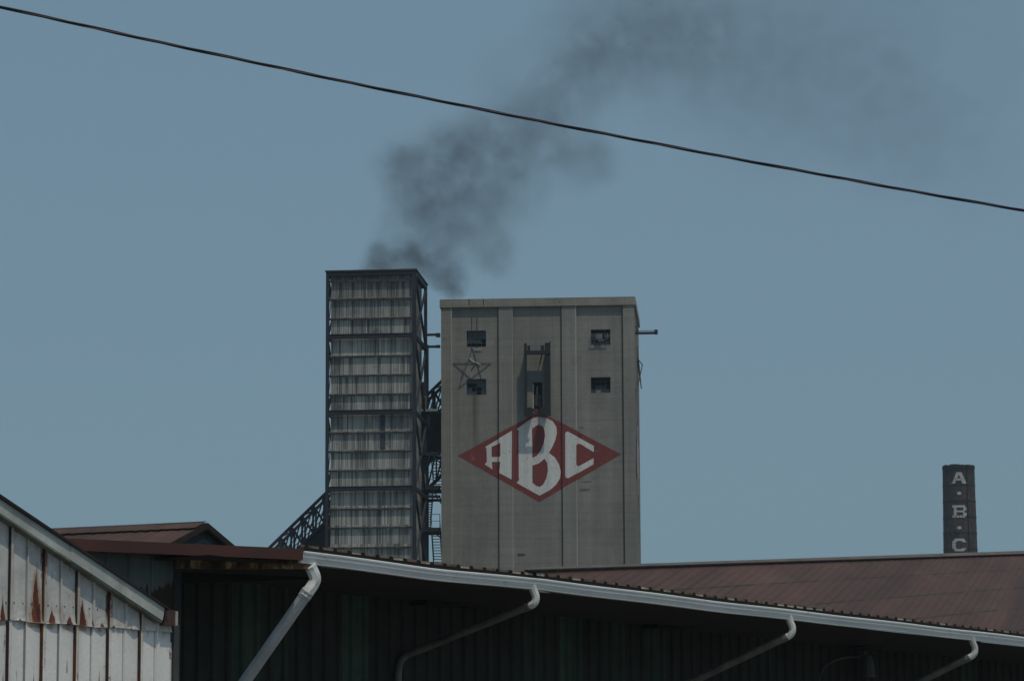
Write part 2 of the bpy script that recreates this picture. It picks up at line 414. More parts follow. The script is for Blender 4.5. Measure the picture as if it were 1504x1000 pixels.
# side truss plates reach back to the wall
b = MB(); b.box(rx0-.02, rx0+.04, PJ+.1, hroot_y-.01, zb_+.05, zt_-.6); b.build('side_plate', hm, hoist)
b = MB(); b.box(lx0, rx1, PJ-.05, PJ+.06, zcr-.12, zcr+.12); b.build('crossbeam', hm, hoist)
b = MB(); b.box(lx1+.002, rx0-.002, PJ+.14, PJ+.5, zcr-.10, zcr+.08); b.build('crossbeam', hm, hoist)
b = MB(); b.box(lx0-.02, rx1+.02, PJ-.06, PJ+.08, zb_-.1, zb_+.06); b.box(lx1, lx1+.6, PJ+.1, PJ+.2, zb_+.3, zb_+.42); b.build('crossbeam', hm, hoist)
b = MB(); b.box(lx1+.01, lx1+.35, PJ+.02, hroot_y-.02, zb_+.06, zb_+.55); b.build('sheave_box', hm, hoist)
b = MB(); b.box(rx0-.35, rx0-.01, PJ+.02, hroot_y-.02, zb_+.06, zb_+.55); b.build('sheave_box', hm, hoist)
for (x0, x1) in ((lx1+.04, lx1+.24), (rx0-.30, rx0-.05)):
    b = MB(); b.box(x0, x1, PJ, PJ+.2, zcr+.12, zcr+.52); b.build('bracket', hm, hoist)
b = MB(); b.bar((rx0-.2, PJ+.1, zcr-.1), (rx0-.45, REC-.05, zcr-.75), .07); b.build('brace', hm, hoist)
b = MB(); b.bar((rx0+.1, PJ+.05, zt_-.4), (rx1, PJ+.05, zt_+.1), .09); b.build('brace', hm, hoist)
b = MB(); b.box(S(783.5, 603, REC).x, S(793.5, 603, REC).x, REC-.012, REC-.004, S(790, 607.5, REC).z, S(790, 600.8, REC).z); b.build('threshold_paint', redp, hoist)

# star ornaments --------------------------------------------------
def R3(x, y): return (640+x/4.4235, 420+y/4.4235)
wirem = simple('star_metal', (.06, .06, .06), .6, .2); wire2 = simple('bright_wire', (.45, .45, .43), .5, .2)
star = SF.root('star_frame', label='thin wire star outline hanging between the two left windows of the concrete tower', cat='star')
def seg(mb, a, q, y, r_): 
    A2 = S(*R3(*a), y); B2 = S(*R3(*q), y); mb.tube([A2, B2], r_, 5)
b = MB()
for a, q in (((112, 500), (358, 500)), ((238, 405), (150, 662)), ((238, 405), (296, 600)), ((358, 500), (150, 660)), ((112, 500), (236, 605))):
    seg(b, a, q, REC-.05, .023)
b.build('star_outline', wirem, star)
for a, q in (((230, 545), (262, 500)), ((165, 600), (180, 540))):
    b = MB(); seg(b, a, q, REC-.05, .026); b.build('tube_run', wirem, star)
b = MB(); b.tube([S(*R3(*p), REC-.07) for p in ((218, 468), (240, 488), (272, 502), (290, 512))], .028, 5); b.build('bright_wire', wire2, star)
b = MB(); seg(b, (250, 412), (298, 414), REC-.07, .028); b.build('bright_wire', wire2, star)
star2 = SF.root('star_frame', label='wire star outline on the side of the concrete tower, seen edge on', cat='star')
b = MB(); cz = S(938, 538, 4).z; cy = 5.2
pts = [(W+[.05, .12, .38, .1, .3][i % 5], cy+1.7*math.cos(R(90+144*i)), cz+1.7*math.sin(R(90+144*i))) for i in range(6)]
for i in range(5): b.tube([pts[i], pts[i+1]], .04, 5)
b.build('star_outline', wirem, star2)

# ================================================================== CLAD HEADFRAME TOWER
p0 = at(478, 600, 245)
TF = Frame(p0.x, p0.y, R(-5.5))
tw = TF.root('clad_tower', label='narrow tower clad in streaked grey corrugated sheets inside a blue black steel frame', cat='tower')
def T(px, py, y=0): return TF.px(px, py, y)
TW = T(611, 600).x; TD = 6.8; TT = T(540, 398).z
cl0 = T(485.8, 600, .35).x; cl1 = T(604.6, 600, .35).x
t = NT('streaked_sheeting'); X, Y, Z = t.xyz()
BAY = 5.5; zr = T(540, 493).z
sheet = t.math('FRACT', t.math('ADD', t.math('DIVIDE', t.math('SUBTRACT', Z, zr), 1.37), .05))
cell = t.math('FLOOR', t.math('ADD', t.math('DIVIDE', t.math('SUBTRACT', Z, zr), 1.37), .05))
col_i = t.math('FLOOR', t.math('DIVIDE', X, .95))
wn_ = t.n('ShaderNodeTexWhiteNoise', noise_dimensions='2D'); cb = t.n('ShaderNodeCombineXYZ'); t.L(cell, cb.inputs[1]); t.L(col_i, cb.inputs[0]); t.L(cb.outputs[0], wn_.inputs['Vector'])
def snoise(sx, sz, off, det=4):
    cb2 = t.n('ShaderNodeCombineXYZ'); t.L(t.math('MULTIPLY', X, sx), cb2.inputs[0])
    t.L(t.math('ADD', t.math('MULTIPLY', Z, sz), t.math('MULTIPLY', cell, off)), cb2.inputs[2]); t.L(t.math('MULTIPLY', Y, sx), cb2.inputs[1])
    nn = t.n('ShaderNodeTexNoise'); t.L(cb2.outputs[0], nn.inputs['Vector']); nn.inputs['Scale'].default_value = 1; nn.inputs['Detail'].default_value = det; nn.inputs['Roughness'].default_value = .65
    return nn.outputs[0]
st1 = snoise(3.4, .05, 3.7); st2 = snoise(1.2, .12, 0); st3 = snoise(7.0, .12, 1.3); pt = snoise(.8, .9, 0, 6)
dk = t.ramp(st1, .47, .62)
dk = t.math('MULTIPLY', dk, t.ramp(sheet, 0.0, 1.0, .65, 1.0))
base = t.mul((.40, .40, .365), t.math('ADD', .78, t.math('MULTIPLY', wn_.outputs['Value'], .34)))
base = t.mul(base, t.ramp(st3, .3, .7, .82, 1.12))
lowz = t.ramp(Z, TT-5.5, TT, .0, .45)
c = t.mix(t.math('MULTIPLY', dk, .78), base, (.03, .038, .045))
c = t.mix(t.math('MULTIPLY', t.ramp(snoise(9.0, .03, 2.1, 2), .56, .66), .7), c, (.025, .03, .038))
c = t.mix(t.math('MULTIPLY', t.ramp(st2, .50, .70), .50), c, (.05, .055, .06))
c = t.mix(t.math('MULTIPLY', t.ramp(pt, .58, .74), .6), c, (.04, .042, .045))
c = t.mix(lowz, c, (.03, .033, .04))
# vertical side laps
vj = t.math('FRACT', t.math('DIVIDE', X, .95)); 
c = t.mix(t.math('MULTIPLY', t.ramp(t.math('ABSOLUTE', t.math('SUBTRACT', vj, .5)), .455, .485), .75), c, (.02, .022, .028))
bay = t.noise((.35, .35, .16), 1.6, 6, .7)
c = t.mix(t.ramp(bay, .50, .68, 0, .55), c, (.055, .06, .06))
c = t.mix(t.ramp(t.noise((1.2, 1.2, 1.6), 1.0, 6, .75), .62, .72, 0, .5), c, (.10, .065, .04))
corr = t.math('SINE', t.math('MULTIPLY', X, 2*math.pi/.16))
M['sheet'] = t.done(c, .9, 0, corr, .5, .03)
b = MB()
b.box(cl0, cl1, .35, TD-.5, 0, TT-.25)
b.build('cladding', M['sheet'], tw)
# dark upright streak panel (missing sheets)
a = T(558.5, 660, .35); q = T(565.5, 609, .35)
b = MB(); b.box(a.x, q.x, .30, .345, a.z, q.z); b.build('dark_panel', simple('dark_patch', (.03, .035, .05), .8, .3), tw)
cw = .23
for (x, y) in ((0, 0), (TW-cw-.04, 0), (0, TD-cw), (TW-cw, TD-cw)):
    b = MB(); ww = cw+(.04 if x > 1 and y == 0 else 0)
    b.box(x, x+ww, y, y+.03, 0, TT); b.box(x, x+ww, y+cw-.03, y+cw, 0, TT); b.box(x+ww/2-.02, x+ww/2+.02, y+.03, y+cw-.03, 0, TT)
    if x > 1 and y == 0: b.box(x+ww-.02, x+ww, y+.031, y+cw-.031, 0, TT-.3)
    b.build('column', steelb, tw)
lv = [T(540, y).z for y in (401, 493.3, 605, 717, 829)]; lv += [lv[-1]-5.6, lv[-1]-11.2]
for k, z in enumerate(lv):
    h = .16 if k == 0 else .17
    b = MB(); b.box(cw, TW-cw-.045, .0, .045, z-h, z+h); b.box(cw, TW-cw-.045, -.05, .2, z+h-.03, z+h); b.box(cw, TW-cw-.045, -.05, .2, z-h, z-h+.03); b.build('beam', steelb, tw)
    b = MB(); b.box(TW-cw+.02, TW-.02, cw, TD-cw, z-.13, z+.13); b.build('beam', steelb, tw)
    b = MB(); b.box(0.02, cw-.05, cw, TD-cw, z-.11, z+.11); b.build('beam', steelb, tw)
    b = MB(); b.box(cw, TW-cw, TD-.2, TD-.04, z-.11, z+.11); b.build('beam', steelb, tw)
girt = simple('girt_metal', (.20, .19, .17), .7, .35, 2.0, .3, (.12, .05, .02))
gl = [438, 466.5, 522, 550, 578, 634, 661.5, 689.5, 746, 773.5, 803]
for gy in [411]+gl:
    z = T(540, gy).z; b = MB()
    b.box(.12, TW-.3, .12, .33, z-.0, z+.035); b.box(.2, TW-.35, .30, .33, z-.10, z)
    b.build('girt', girt, tw)
# side bracing, both sides of the frame
for k in range(len(lv)-1):
    z1, z0 = lv[k]-.1, lv[k+1]+.1
    zm = (z0+z1)/2
    for x in (TW-.1, .1):
        b = MB(); b.bar((x, cw, z1), (x, TD-.2, z0), .09, .16, (1, 0, 0)); b.build('brace', steelb, tw)
        b = MB(); b.bar((x+.03, TD-.2, z1), (x+.03, cw, z0), .09, .16, (1, 0, 0)); b.build('brace', steelb, tw)
    b = MB(); b.bar((cl0-.28, .5, z1), (cl0-.06, .5, zm), .05); b.bar((cl0-.06, .5, zm), (cl0-.28, .5, z0), .05); b.build('brace', steelb, tw)
brn = simple('brown_plate', (.03, .026, .024), .8, .3)
b = MB(); b.box(cl1+.02, cl1+.06, 1.0, 2.2, lv[4], lv[1]); b.build('side_panel', brn, tw)
b = MB(); b.box(-.06, TW+.06, -.08, TD+.06, TT+.002, TT+.09); b.build('roof', simple('tower_roof', (.05, .048, .045), .8), tw)
# tie beams to the concrete tower
for yy in (491.3, 508.8):
    A2 = T(611, yy, 5.8)
    xe = TF.loc(SF.o+SF.b*3).x
    b = MB(); b.box(TW-.05, xe, 5.8, 6.05, A2.z-.10, A2.z+.06); b.box(xe-.3, xe, 5.75, 6.1, A2.z-(.2 if yy < 500 else .11), A2.z+.08); b.build('tie_beam', steelb, tw)

# ================================================================== INCLINED TRUSS CONVEYOR
p0 = at(398, 802, 257)
CF = Frame(p0.x, p0.y, R(-1.5))
tr = CF.root('truss_bridge', label='dark steel lattice conveyor bridge climbing behind the clad tower', cat='conveyor bridge')
def Cc(px, py, y=0): return CF.px(px, py, y)
A0 = Cc(398, 802); A1 = Cc(668, 541)
d = (A1-A0).normalized()
A0 = A0-d*(A0.z-1.0)/d.z          # run it down to the ground
LEN = (A1-A0).length; n = int(LEN/1.15); H1 = 2.15; H2 = 5.0; H3 = 7.2; wd = 2.6
dn = Vector((0, 0, -1))
for y in (0, wd):
    o_ = Vector((0, y, 0))
    b = MB(); b.bar(A0+o_, A1+o_, .22); b.build('chord', steelb, tr)
    b = MB(); b.bar(A0+o_+dn*H1, A1+o_+dn*H1, .2); b.build('chord', steelb, tr)
    b = MB()
    for i in range(n+1):
        P = A0+d*(LEN*i/n)+o_; Q = P+dn*H1
        b.bar(P, Q, .15)
        if i < n:
            P2 = A0+d*(LEN*(i+1)/n)+o_
            b.bar(P, P2+dn*H1, .11); b.bar(Q, P2, .10)
            mid = (P+P2)/2
            b.bar(Q+Vector((0, 0, .9)), P2+dn*(H1*.6), .06)
    b.build('web', steelb, tr)
b = MB()
for i in range(0, n+1, 1):
    P = A0+d*(LEN*i/n); b.bar(P, P+Vector((0, wd, 0)), .09); b.bar(P+dn*H1, P+dn*H1+Vector((0, wd, 0)), .1)
    if i % 2 and i < n: P2 = A0+d*(LEN*(i+1)/n); b.bar(P, P2+Vector((0, wd, 0)), .08)
b.build('cross_member', steelb, tr)
# solid belt gallery below
b = MB()
q0, q1 = A0+dn*(H1+.05), A1+dn*(H1+.05)
b.add([q0+Vector((0, .2, 0)), q1+Vector((0, .2, 0)), q1+Vector((0, .2, -(H2-H1))), q0+Vector((0, .2, -(H2-H1))),
       q0+Vector((0, wd-.2, 0)), q1+Vector((0, wd-.2, 0)), q1+Vector((0, wd-.2, -(H2-H1))), q0+Vector((0, wd-.2, -(H2-H1)))],
      [(0, 1, 2, 3), (7, 6, 5, 4), (0, 4, 5, 1), (1, 5, 6, 2), (2, 6, 7, 3), (3, 7, 4, 0)])
b.build('belt_gallery', simple('gallery_sheet', (.018, .02, .022), .85, .4), tr)
# lower truss between the towers only
s0 = Cc(600, 640); s1 = Cc(668, 640)
f = lambda x, h: A0+d*((x-A0.x)/d.x)+dn*h
b = MB(); b.bar(f(s0.x, H3), f(s1.x, H3), .26); b.build('chord', steelb, tr)
b = MB()
for i in range(5):
    xa = s0.x+(s1.x-s0.x)*i/5; xb = s0.x+(s1.x-s0.x)*(i+1)/5
    b.bar(f(xa, H2-.1), f(xa, H3), .12); b.bar(f(xa, H3), f(xb, H2), .12)
b.build('web', steelb, tr)

# ================================================================== STAIR STRUCTURE in the gap
p0 = at(612, 700, 250.5)
GF = Frame(p0.x, p0.y, R(-3.8))
stt = GF.root('steel_stairway', label='dark open steel stairway and landings between the clad tower and the concrete tower', cat='stairway')
def G(px, py, y=0): return GF.px(px, py, y)
gx0 = G(612, 700).x; gx1 = G(648.5, 700, 1).x; gxm = G(621.5, 700).x
for (y0_, y1_, xa) in ((602.5, 607, gx0), (663.5, 669, gxm), (712.8, 719, gx0), (727, 731, gxm), (774.5, 780.5, gxm)):
    z1 = G(630, y0_).z; z0 = G(630, y1_).z
    b = MB(); b.box(xa, gx1, 0, .12, z0, z1); b.box(xa, gx1, 2.6, 2.72, z0, z1); b.box(xa, xa+.1, .12, 2.6, z0, z1)
    if y0_ != 727: b.box(xa, gx1, .13, .8, z1-.07, z1-.01)
    b.build('landing', steel, stt)
gal = simple('galvanised_rail', (.22, .22, .21), .6, .2)
def rail(x0, x1, z, y, m=steel, posts=3, h=1.0):
    b = MB(); b.tube([(x0, y, z+h), (x1, y, z+h)], .025, 6); b.tube([(x0, y, z+h/2), (x1, y, z+h/2)], .02, 6)
    for i in range(posts): xx = x0+(x1-x0)*i/(posts-1); b.tube([(xx, y, z), (xx, y, z+h)], .025, 6)
    return b.build('railing', m, stt)
rail(gx0+.1, gx0+.7, G(615, 602.5).z, -.1, gal, 2); rail(gx0+.1, gx0+1.2, G(615, 602.5).z, .05, steel)
rail(gx0+.1, gx0+.65, G(615, 712.8).z, -.1, gal, 2, .75); rail(gx1-.75, gx1-.05, G(640, 774.5).z, .1, steel, 2)
rail(gxm, gxm+.75, G(630, 712.8).z, .1, steel, 3)
b = MB(); b.box(gx0, gx0+1.5, -.35, .1, G(615, 605).z, G(615, 601.5).z); b.build('platform', gal, stt)
b = MB(); b.box(gx0, gxm+.02, .3, .5, 0, G(615, 560).z); b.build('column', steel, stt)
b = MB(); b.box(gxm-.05, gxm+.2, 2.2, 2.4, 0, G(615, 500).z); b.build('column', steel, stt)
def flight(xa, xb, z0, z1, back=True, nst=11):
    b = MB()
    for i in range(nst):
        t_ = (i+.5)/nst; z = z0+(z1-z0)*t_; y = (.3+2.2*t_) if back else (2.5-2.2*t_)
        b.box(xa+.04, xb-.04, y-.12, y+.12, z-.02, z+.02)
    st_ = b.build('stair_flight', steel, stt)
    y0, y1 = (.3, 2.5) if back else (2.5, .3)
    for x in (xa, xb):
        b = MB(); b.bar((x, y0, z0), (x, y1, z1), .05, .2); b.tube([(x, y0, z0+.9), (x, y1, z1+.9)], .02, 5)
        b.build('stringer', steel, st_)
flight(G(634.5, 690, 1).x, G(647.5, 690, 1).x, G(640, 713).z, G(640, 669).z, False, 10)
flight(G(624, 740, 1).x, G(633.5, 740, 1).x, G(630, 775).z, G(630, 719).z, True, 14)
flight(G(635, 800, 1).x, G(647.5, 800, 1).x, G(640, 836).z, G(640, 780).z, False, 14)
flight(G(624, 800, 1).x, G(633.5, 800, 1).x, G(630, 890).z, G(630, 836).z, True, 14)
for (xa, ya, xb, yb) in ((637, 671, 648, 681), (633, 720, 647.5, 732), (642, 731, 648, 739), (637, 781, 648, 790), (645, 690, 648, 694)):
    b = MB(); b.bar(G(xa, ya, .05), G(xb, yb, .05), .09); b.build('brace', steel, stt)
# dark chute / machinery behind the upper landing
b = MB(); A2 = G(622, 609, 1.2); B2 = G(622, 700, 1.2)
b.prism([(G(612, 0).x, A2.z), (gx1, A2.z), (gx1, G(0, 641, 1.2).z), (G(626, 0).x, G(0, 690, 1.2).z), (G(612, 0).x, G(0, 700, 1.2).z)], 1.2, 2.1)
b.v = [v for v in b.v]; b.build('chute', simple('chute_plate', (.014, .016, .018), .9, .3), stt)

# ================================================================== BRICK CHIMNEY
p0 = at(1409.5, 760, 500)
HF = Frame(p0.x, p0.y, math.atan2(-p0.x, p0.y)); HF = Frame(p0.x, p0.y, -math.atan2(p0.x, p0.y))
ch = HF.root('brick_chimney', label='distant dark brick chimney with white letters A B C running down it', cat='chimney')
zc_t = HF.px(1408, 684).z; rt = 2.33; slope_r = .022
def rad(z): return rt+(zc_t-z)*.0125
b = MB(); nseg = 48; rings = []
zl = [0, 10, 20, 30]+[zc_t-i*1.0 for i in range(int(zc_t-31), 0, -1)]+[zc_t-.6, zc_t-.55, zc_t]
vs = []; fs = []
for k, z in enumerate(zl):
    for i in range(nseg):
        a = 2*math.pi*i/nseg; rr = rad(z)+(.06 if k >= len(zl)-2 else 0)+random.uniform(-.012, .012)
        zz = z+(random.uniform(-.18, .06) if k == len(zl)-1 else 0)
        vs.append((rr*math.cos(a), rr*math.sin(a), zz))
for k in range(len(zl)-1):
    for i in range(nseg): fs.append((k*nseg+i, k*nseg+(i+1) % nseg, (k+1)*nseg+(i+1) % nseg, (k+1)*nseg+i))
fs.append([(len(zl)-1)*nseg+i for i in range(nseg)])
b.add(vs, fs)
t = NT('sooty_brick'); X, Y, Z = t.xyz()
bands = t.ramp(t.math('SINE', t.math('MULTIPLY', Z, 2*math.pi/1.15)), .8, 1, 1, .72)
c = t.mul((.046, .029, .025), t.math('MULTIPLY', t.ramp(t.noise((1, 1, .6), 1.6, 7, .75), .3, .7, .4, 1.7), bands))
c = t.mix(t.ramp(Z, zc_t-2.2, zc_t-.5), c, (.012, .011, .011))
M['brick'] = t.done(c, .9, 0, t.noise((2, 2, 6), 2, 4), .5, .05)
b.build('shaft', M['brick'], ch, fixn=False)
wl_ = NT('faded_white_paint'); 
wlm = wl_.done(wl_.mix(wl_.ramp(wl_.noise((1, 1, 3), 1.8, 6, .75), .56, .68), (.42, .42, .41), (.10, .07, .06)), .9)
def hz2(x, y): return HF.px(1340+x/5.886, 660+y/5.886, -2.4)
def chlet(polys):
    me = bpy.data.meshes.new('painted_letter'); bm = bmesh.new()
    for poly in polys:
        pts = [hz2(*q) for q in poly]; vs = [bm.verts.new((p.x, 0, p.z)) for p in pts]
        for tri in tessellate_polygon([[Vector((p.x, p.z, 0)) for p in pts]]): bm.faces.new([vs[i] for i in tri])
    for i in range(-20, 21): bmesh.ops.bisect_plane(bm, geom=bm.verts[:]+bm.edges[:]+bm.faces[:], plane_co=(i*.1, 0, 0), plane_no=(1, 0, 0))
    for v in bm.verts:
        r_ = rad(v.co.z)+.045; x = v.co.x; v.co.y = -math.sqrt(max(.01, r_*r_-x*x))
    bm.to_mesh(me); bm.free(); me.materials.append(wlm)
    o = bpy.data.objects.new('painted_letter', me); col.objects.link(o); o.parent = ch
def rc(x0, y0, x1, y1): return [(x0, y0), (x1, y0), (x1, y1), (x0, y1)]
chlet([[(328, 292), (345, 285), (380, 195), (425, 195), (468, 292), (432, 292), (403, 212), (368, 292)], rc(362, 248, 446, 266)])
chlet([[(405+20*math.cos(a*.6), 377+14*math.sin(a*.6)) for a in range(10)]])
chlet([rc(345, 480, 455, 500), rc(358, 500, 382, 584), rc(382, 525, 452, 541), rc(345, 568, 455, 587), [(440, 490), (468, 500), (468, 520), (440, 530)], [(440, 535), (470, 545), (470, 570), (440, 585)]])
chlet([[(407+20*math.cos(a*.6), 675+14*math.sin(a*.6)) for a in range(10)]])
chlet([[(468, 800), (445, 768), (370, 768), (345, 795), (345, 850), (370, 878), (445, 878), (468, 850), (435, 848), (425, 858), (390, 858), (376, 842), (376, 805), (390, 789), (425, 789), (435, 800)]])
b = MB()
for a in (.55, 5.9):   # lightning conductor and iron ladder
    b.tube([(rad(0)*math.cos(-1.05)*1.01, rad(0)*math.sin(-1.05)*1.01, 0), ((rt+.06)*math.cos(-1.05), (rt+.06)*math.sin(-1.05), zc_t-.3)], .07, 6)
b.build('conductor', steel, ch)
zz = zc_t-3.0
while zz > 2:
    b = MB(); vs = []; n_ = 32
    for k_, (dr_, dz) in enumerate(((.0, -.09), (.05, -.09), (.05, .09), (.0, .09))):
        vs += [((rad(zz)+dr_)*math.cos(2*math.pi*i/n_), (rad(zz)+dr_)*math.sin(2*math.pi*i/n_), zz+dz) for i in range(n_)]
    b.add(vs, [(k_*n_+i, k_*n_+(i+1) % n_, (k_+1)*n_+(i+1) % n_, (k_+1)*n_+i) for k_ in range(3) for i in range(n_)])
    if zz > zc_t-20: b.build('iron_band', steel, ch)
    zz -= 2.35

# ================================================================== WAREHOUSE
EL = at(447, 809, 43.4); ER = at(1504, 934.8, 60.5)
ang = math.atan2(ER.y-EL.y, ER.x-EL.x)
WF = Frame(EL.x, EL.y, ang)
wh = WF.root('warehouse', label='long dark sheet metal warehouse with a brown ribbed roof and white gutter', cat='warehouse')
def E(px, py, y=0): return WF.px(px, py, y)
# gutter line through measured points
gp = [E(447, 808.5, -.12), E(640, 834.3, -.12), E(779, 848.3, -.12), E(800, 850.0, -.12), E(1059, 883, -.12), E(1504, 934.8, -.12)]
dlast = (gp[-1]-gp[-2]).normalized(); gp.append(gp[-1]+dlast*9)
def gz(x):
    for i in range(len(gp)-1):
        if x <= gp[i+1].x or i == len(gp)-2:
            u = (x-gp[i].x)/(gp[i+1].x-gp[i].x); return gp[i].z+(gp[i+1].z-gp[i].z)*u
    return gp[-1].z
XE = gp[-1].x
t = NT('white_gutter_paint'); X, Y, Z = t.xyz()
c = t.mul((.84, .85, .83), t.ramp(t.noise((.4, 6, 6), 1.5, 5, .7), .25, .75, .78, 1.08))
c = t.mix(t.math('MULTIPLY', t.ramp(t.noise((1.2, 3, 3), 2.2, 6, .75), .58, .72), .45), c, (.20, .18, .13))
gutm = t.done(c, .38, 0, t.noise((.6, .6, .6), 1.2, 2), .25, .03)
prof = [(-.005, -.002), (-.118, -.002), (-.125, -.012), (-.122, -.028), (-.108, -.034), (-.104, -.052), (-.108, -.072), (-.092, -.098), (-.082, -.128), (-.078, -.150), (-.005, -.150), (0, -.15), (0, 0), ]
N_ = 60; b = MB(); rings = []
inner = [(-.112, -.006), (-.098, -.03), (-.09, -.06), (-.075, -.14), (-.008, -.14), (-.008, -.006)]
def gsec(x0, x1, nm):
    b = MB(); k = max(2, int((x1-x0)/.45)); pr_ = [(-.118, -.0), (-.127, -.010), (-.124, -.030), (-.108, -.036), (-.103, -.056), (-.108, -.074), (-.094, -.100), (-.083, -.128), (-.078, -.152), (0, -.152), (0, .0), (-.008, .0), (-.008, -.144), (-.072, -.144), (-.082, -.1), (-.094, -.06), (-.098, -.036), (-.110, -.022), (-.110, -.0)]
    m = len(pr_); vs = []; fs = []
    for i in range(k+1):
        x = x0+(x1-x0)*i/k; z = gz(x)+.004*math.sin(x*1.7)
        vs += [(x, yy, z+zz) for yy, zz in pr_]
    for i in range(k):
        for j in range(m): fs.append((i*m+j, i*m+(j+1) % m, (i+1)*m+(j+1) % m, (i+1)*m+j))
    fs.append(list(range(m))); fs.append([k*m+j for j in range(m-1, -1, -1)])
    b.add(vs, fs); return b.build(nm, gutm, wh)
XG = gp[0].x
xj = [0, E(779, 848).x, E(1088, 887).x, E(1415, 925).x, XE]
gut = gsec(XG, XE, 'gutter')
b = MB(); z = gz(XG)
b.add([(XG-.006, -.127, z), (XG-.006, 0, z), (XG-.006, 0, z-.152), (XG-.006, -.08, z-.152), (XG-.006, -.108, z-.06)], [(0, 1, 2, 3, 4)])
b.build('end_cap', gutm, gut)
for x in [E(462, 812).x]+xj[1:4]:
    b = MB(); z = gz(x); q = [(-.13, .002), (-.129, -.012), (-.126, -.032), (-.110, -.038), (-.106, -.056), (-.111, -.074), (-.097, -.101), (-.086, -.129), (-.08, -.155), (0, -.155)]
    vs = [(x-.02, yy, z+zz) for yy, zz in q]+[(x+.02, yy, gz(x+.02)+zz) for yy, zz in q]; m = len(q)
    b.add(vs, [(j, j+1, j+1+m, j+m) for j in range(m-1)]); b.build('gutter_joint', gutm, gut)

# roof ----------------------------------------------------------
brown = (.086, .039, .026)
R0 = E(752, 839); Yr = 74
R1w = at(1504, 810.5, Yr); Rf = WF.loc(R1w)
E0r = E(770, 836.5, -.02)
ridge_d = (Rf-E0r).normalized()
Rend = Rf+ridge_d*9
rib_d = WF.loc(at(1290, 860, 66))
def roofmat(name, seam_dir, seam_n, org, seams, ribv):
    t = NT(name)
    geo = t.tc
    def dot(vec, o=(0, 0, 0)):
        s_ = t.n('ShaderNodeVectorMath', operation='SUBTRACT'); t.L(geo, s_.inputs[0]); s_.inputs[1].default_value = o
        x = t.n('ShaderNodeVectorMath', operation='DOT_PRODUCT'); t.L(s_.outputs[0], x.inputs[0]); x.inputs[1].default_value = vec; return x.outputs['Value']
    along = dot(ribv, org); h = dot(seam_n, org)
    rib = t.math('SINE', t.math('MULTIPLY', along, 2*math.pi/.12))
    bign = t.noise((1, 1, 1), .35, 6, .65)
    # each sheet a bit different
    cb = t.n('ShaderNodeCombineXYZ'); t.L(t.math('FLOOR', t.math('DIVIDE', along, .9)), cb.inputs[0]); t.L(t.math('FLOOR', t.math('DIVIDE', h, seams)), cb.inputs[1])
    wn = t.n('ShaderNodeTexWhiteNoise', noise_dimensions='2D'); t.L(cb.outputs[0], wn.inputs['Vector'])
    f = t.math('MULTIPLY', t.ramp(bign, .3, .7, .86, 1.14), t.math('ADD', .90, t.math('MULTIPLY', wn.outputs['Value'], .2)))
    f = t.math('MULTIPLY', f, t.ramp(t.noise((3, 3, 3), 1, 5, .7), .3, .7, .9, 1.1))
    c = t.mul(brown, f)
    c = t.mix(t.math('MULTIPLY', t.ramp(t.noise((1, 1, 1), 1.1, 6, .75), .50, .70), .40), c, (.105, .075, .06))
    cv = t.n('ShaderNodeCombineXYZ'); t.L(t.math('MULTIPLY', along, 3.0), cv.inputs[0]); t.L(t.math('MULTIPLY', h, .22), cv.inputs[1])
    sn2 = t.n('ShaderNodeTexNoise'); t.L(cv.outputs[0], sn2.inputs['Vector']); sn2.inputs['Scale'].default_value = 1; sn2.inputs['Detail'].default_value = 4
    c = t.mul(c, t.ramp(sn2.outputs[0], .3, .7, .80, 1.16))
    fr = t.math('FRACT', t.math('DIVIDE', h, seams))
    sn = t.math('MULTIPLY', t.ramp(fr, .04, .065, 1, 0), t.ramp(t.noise((1, 1, 1), .9, 3), .42, .52, .25, .9))
    c = t.mix(t.math('MULTIPLY', sn, 1.0), c, (.014, .009, .008))
    fa = t.math('FRACT', t.math('DIVIDE', along, .9))
    c = t.mix(t.math('MULTIPLY', t.ramp(fa, .02, .05, 1, 0), .35), c, (.04, .024, .02))
    return t.done(c, .72, 0, rib, .6, .025)
# plane of the roof
Eend = Vector((XE+1, -.02, gz(XE)+.09)); 
nrm = (Eend-E0r).cross(Rend-E0r).normalized()
if nrm.z < 0: nrm = -nrm
sn_ = nrm.cross(ridge_d).normalized()
if sn_.z > 0: sn_ = -sn_        # points down the slope from the ridge
# rib direction: measured in the picture (rises to the right)
pA = None
def onroof(px, py):
    d_ = ray(px, py); c_ = Vector((0, 0, CAMZ)); Pw = WF.o+WF.e*E0r.x+WF.b*E0r.y+Vector((0, 0, E0r.z))
    nw = WF.e*nrm.x+WF.b*nrm.y+Vector((0, 0, nrm.z)); tt = (Pw-c_).dot(nw)/d_.dot(nw); return WF.loc(c_+d_*tt)
rv = (onroof(1091, 850)-onroof(1054, 876)).normalized(); across = nrm.cross(rv).normalized()
hseam = abs((onroof(1300, 845.5)-E0r).dot(sn_))
RM = roofmat('brown_roof_sheet', ridge_d, tuple(sn_), tuple(E0r), hseam, tuple(across))
b = MB()
epts = []
k = 40
for i in range(k+1):
    x = E0r.x+(Eend.x-E0r.x)*i/k; epts.append(Vector((x, -.03, gz(x)+.085)))
epts[0] = E0r
rpts = [E0r+(Rend-E0r)*(i/k) for i in range(k+1)]
th = Vector((0, 0, -.03))
for i in range(k):
    b.add([epts[i], epts[i+1], rpts[i+1], rpts[i]], [(0, 1, 2, 3)])
    b.add([epts[i]+th, epts[i+1]+th, epts[i+1], epts[i]], [(0, 1, 2, 3)])
b.build('roof', RM, wh, fixn=False)
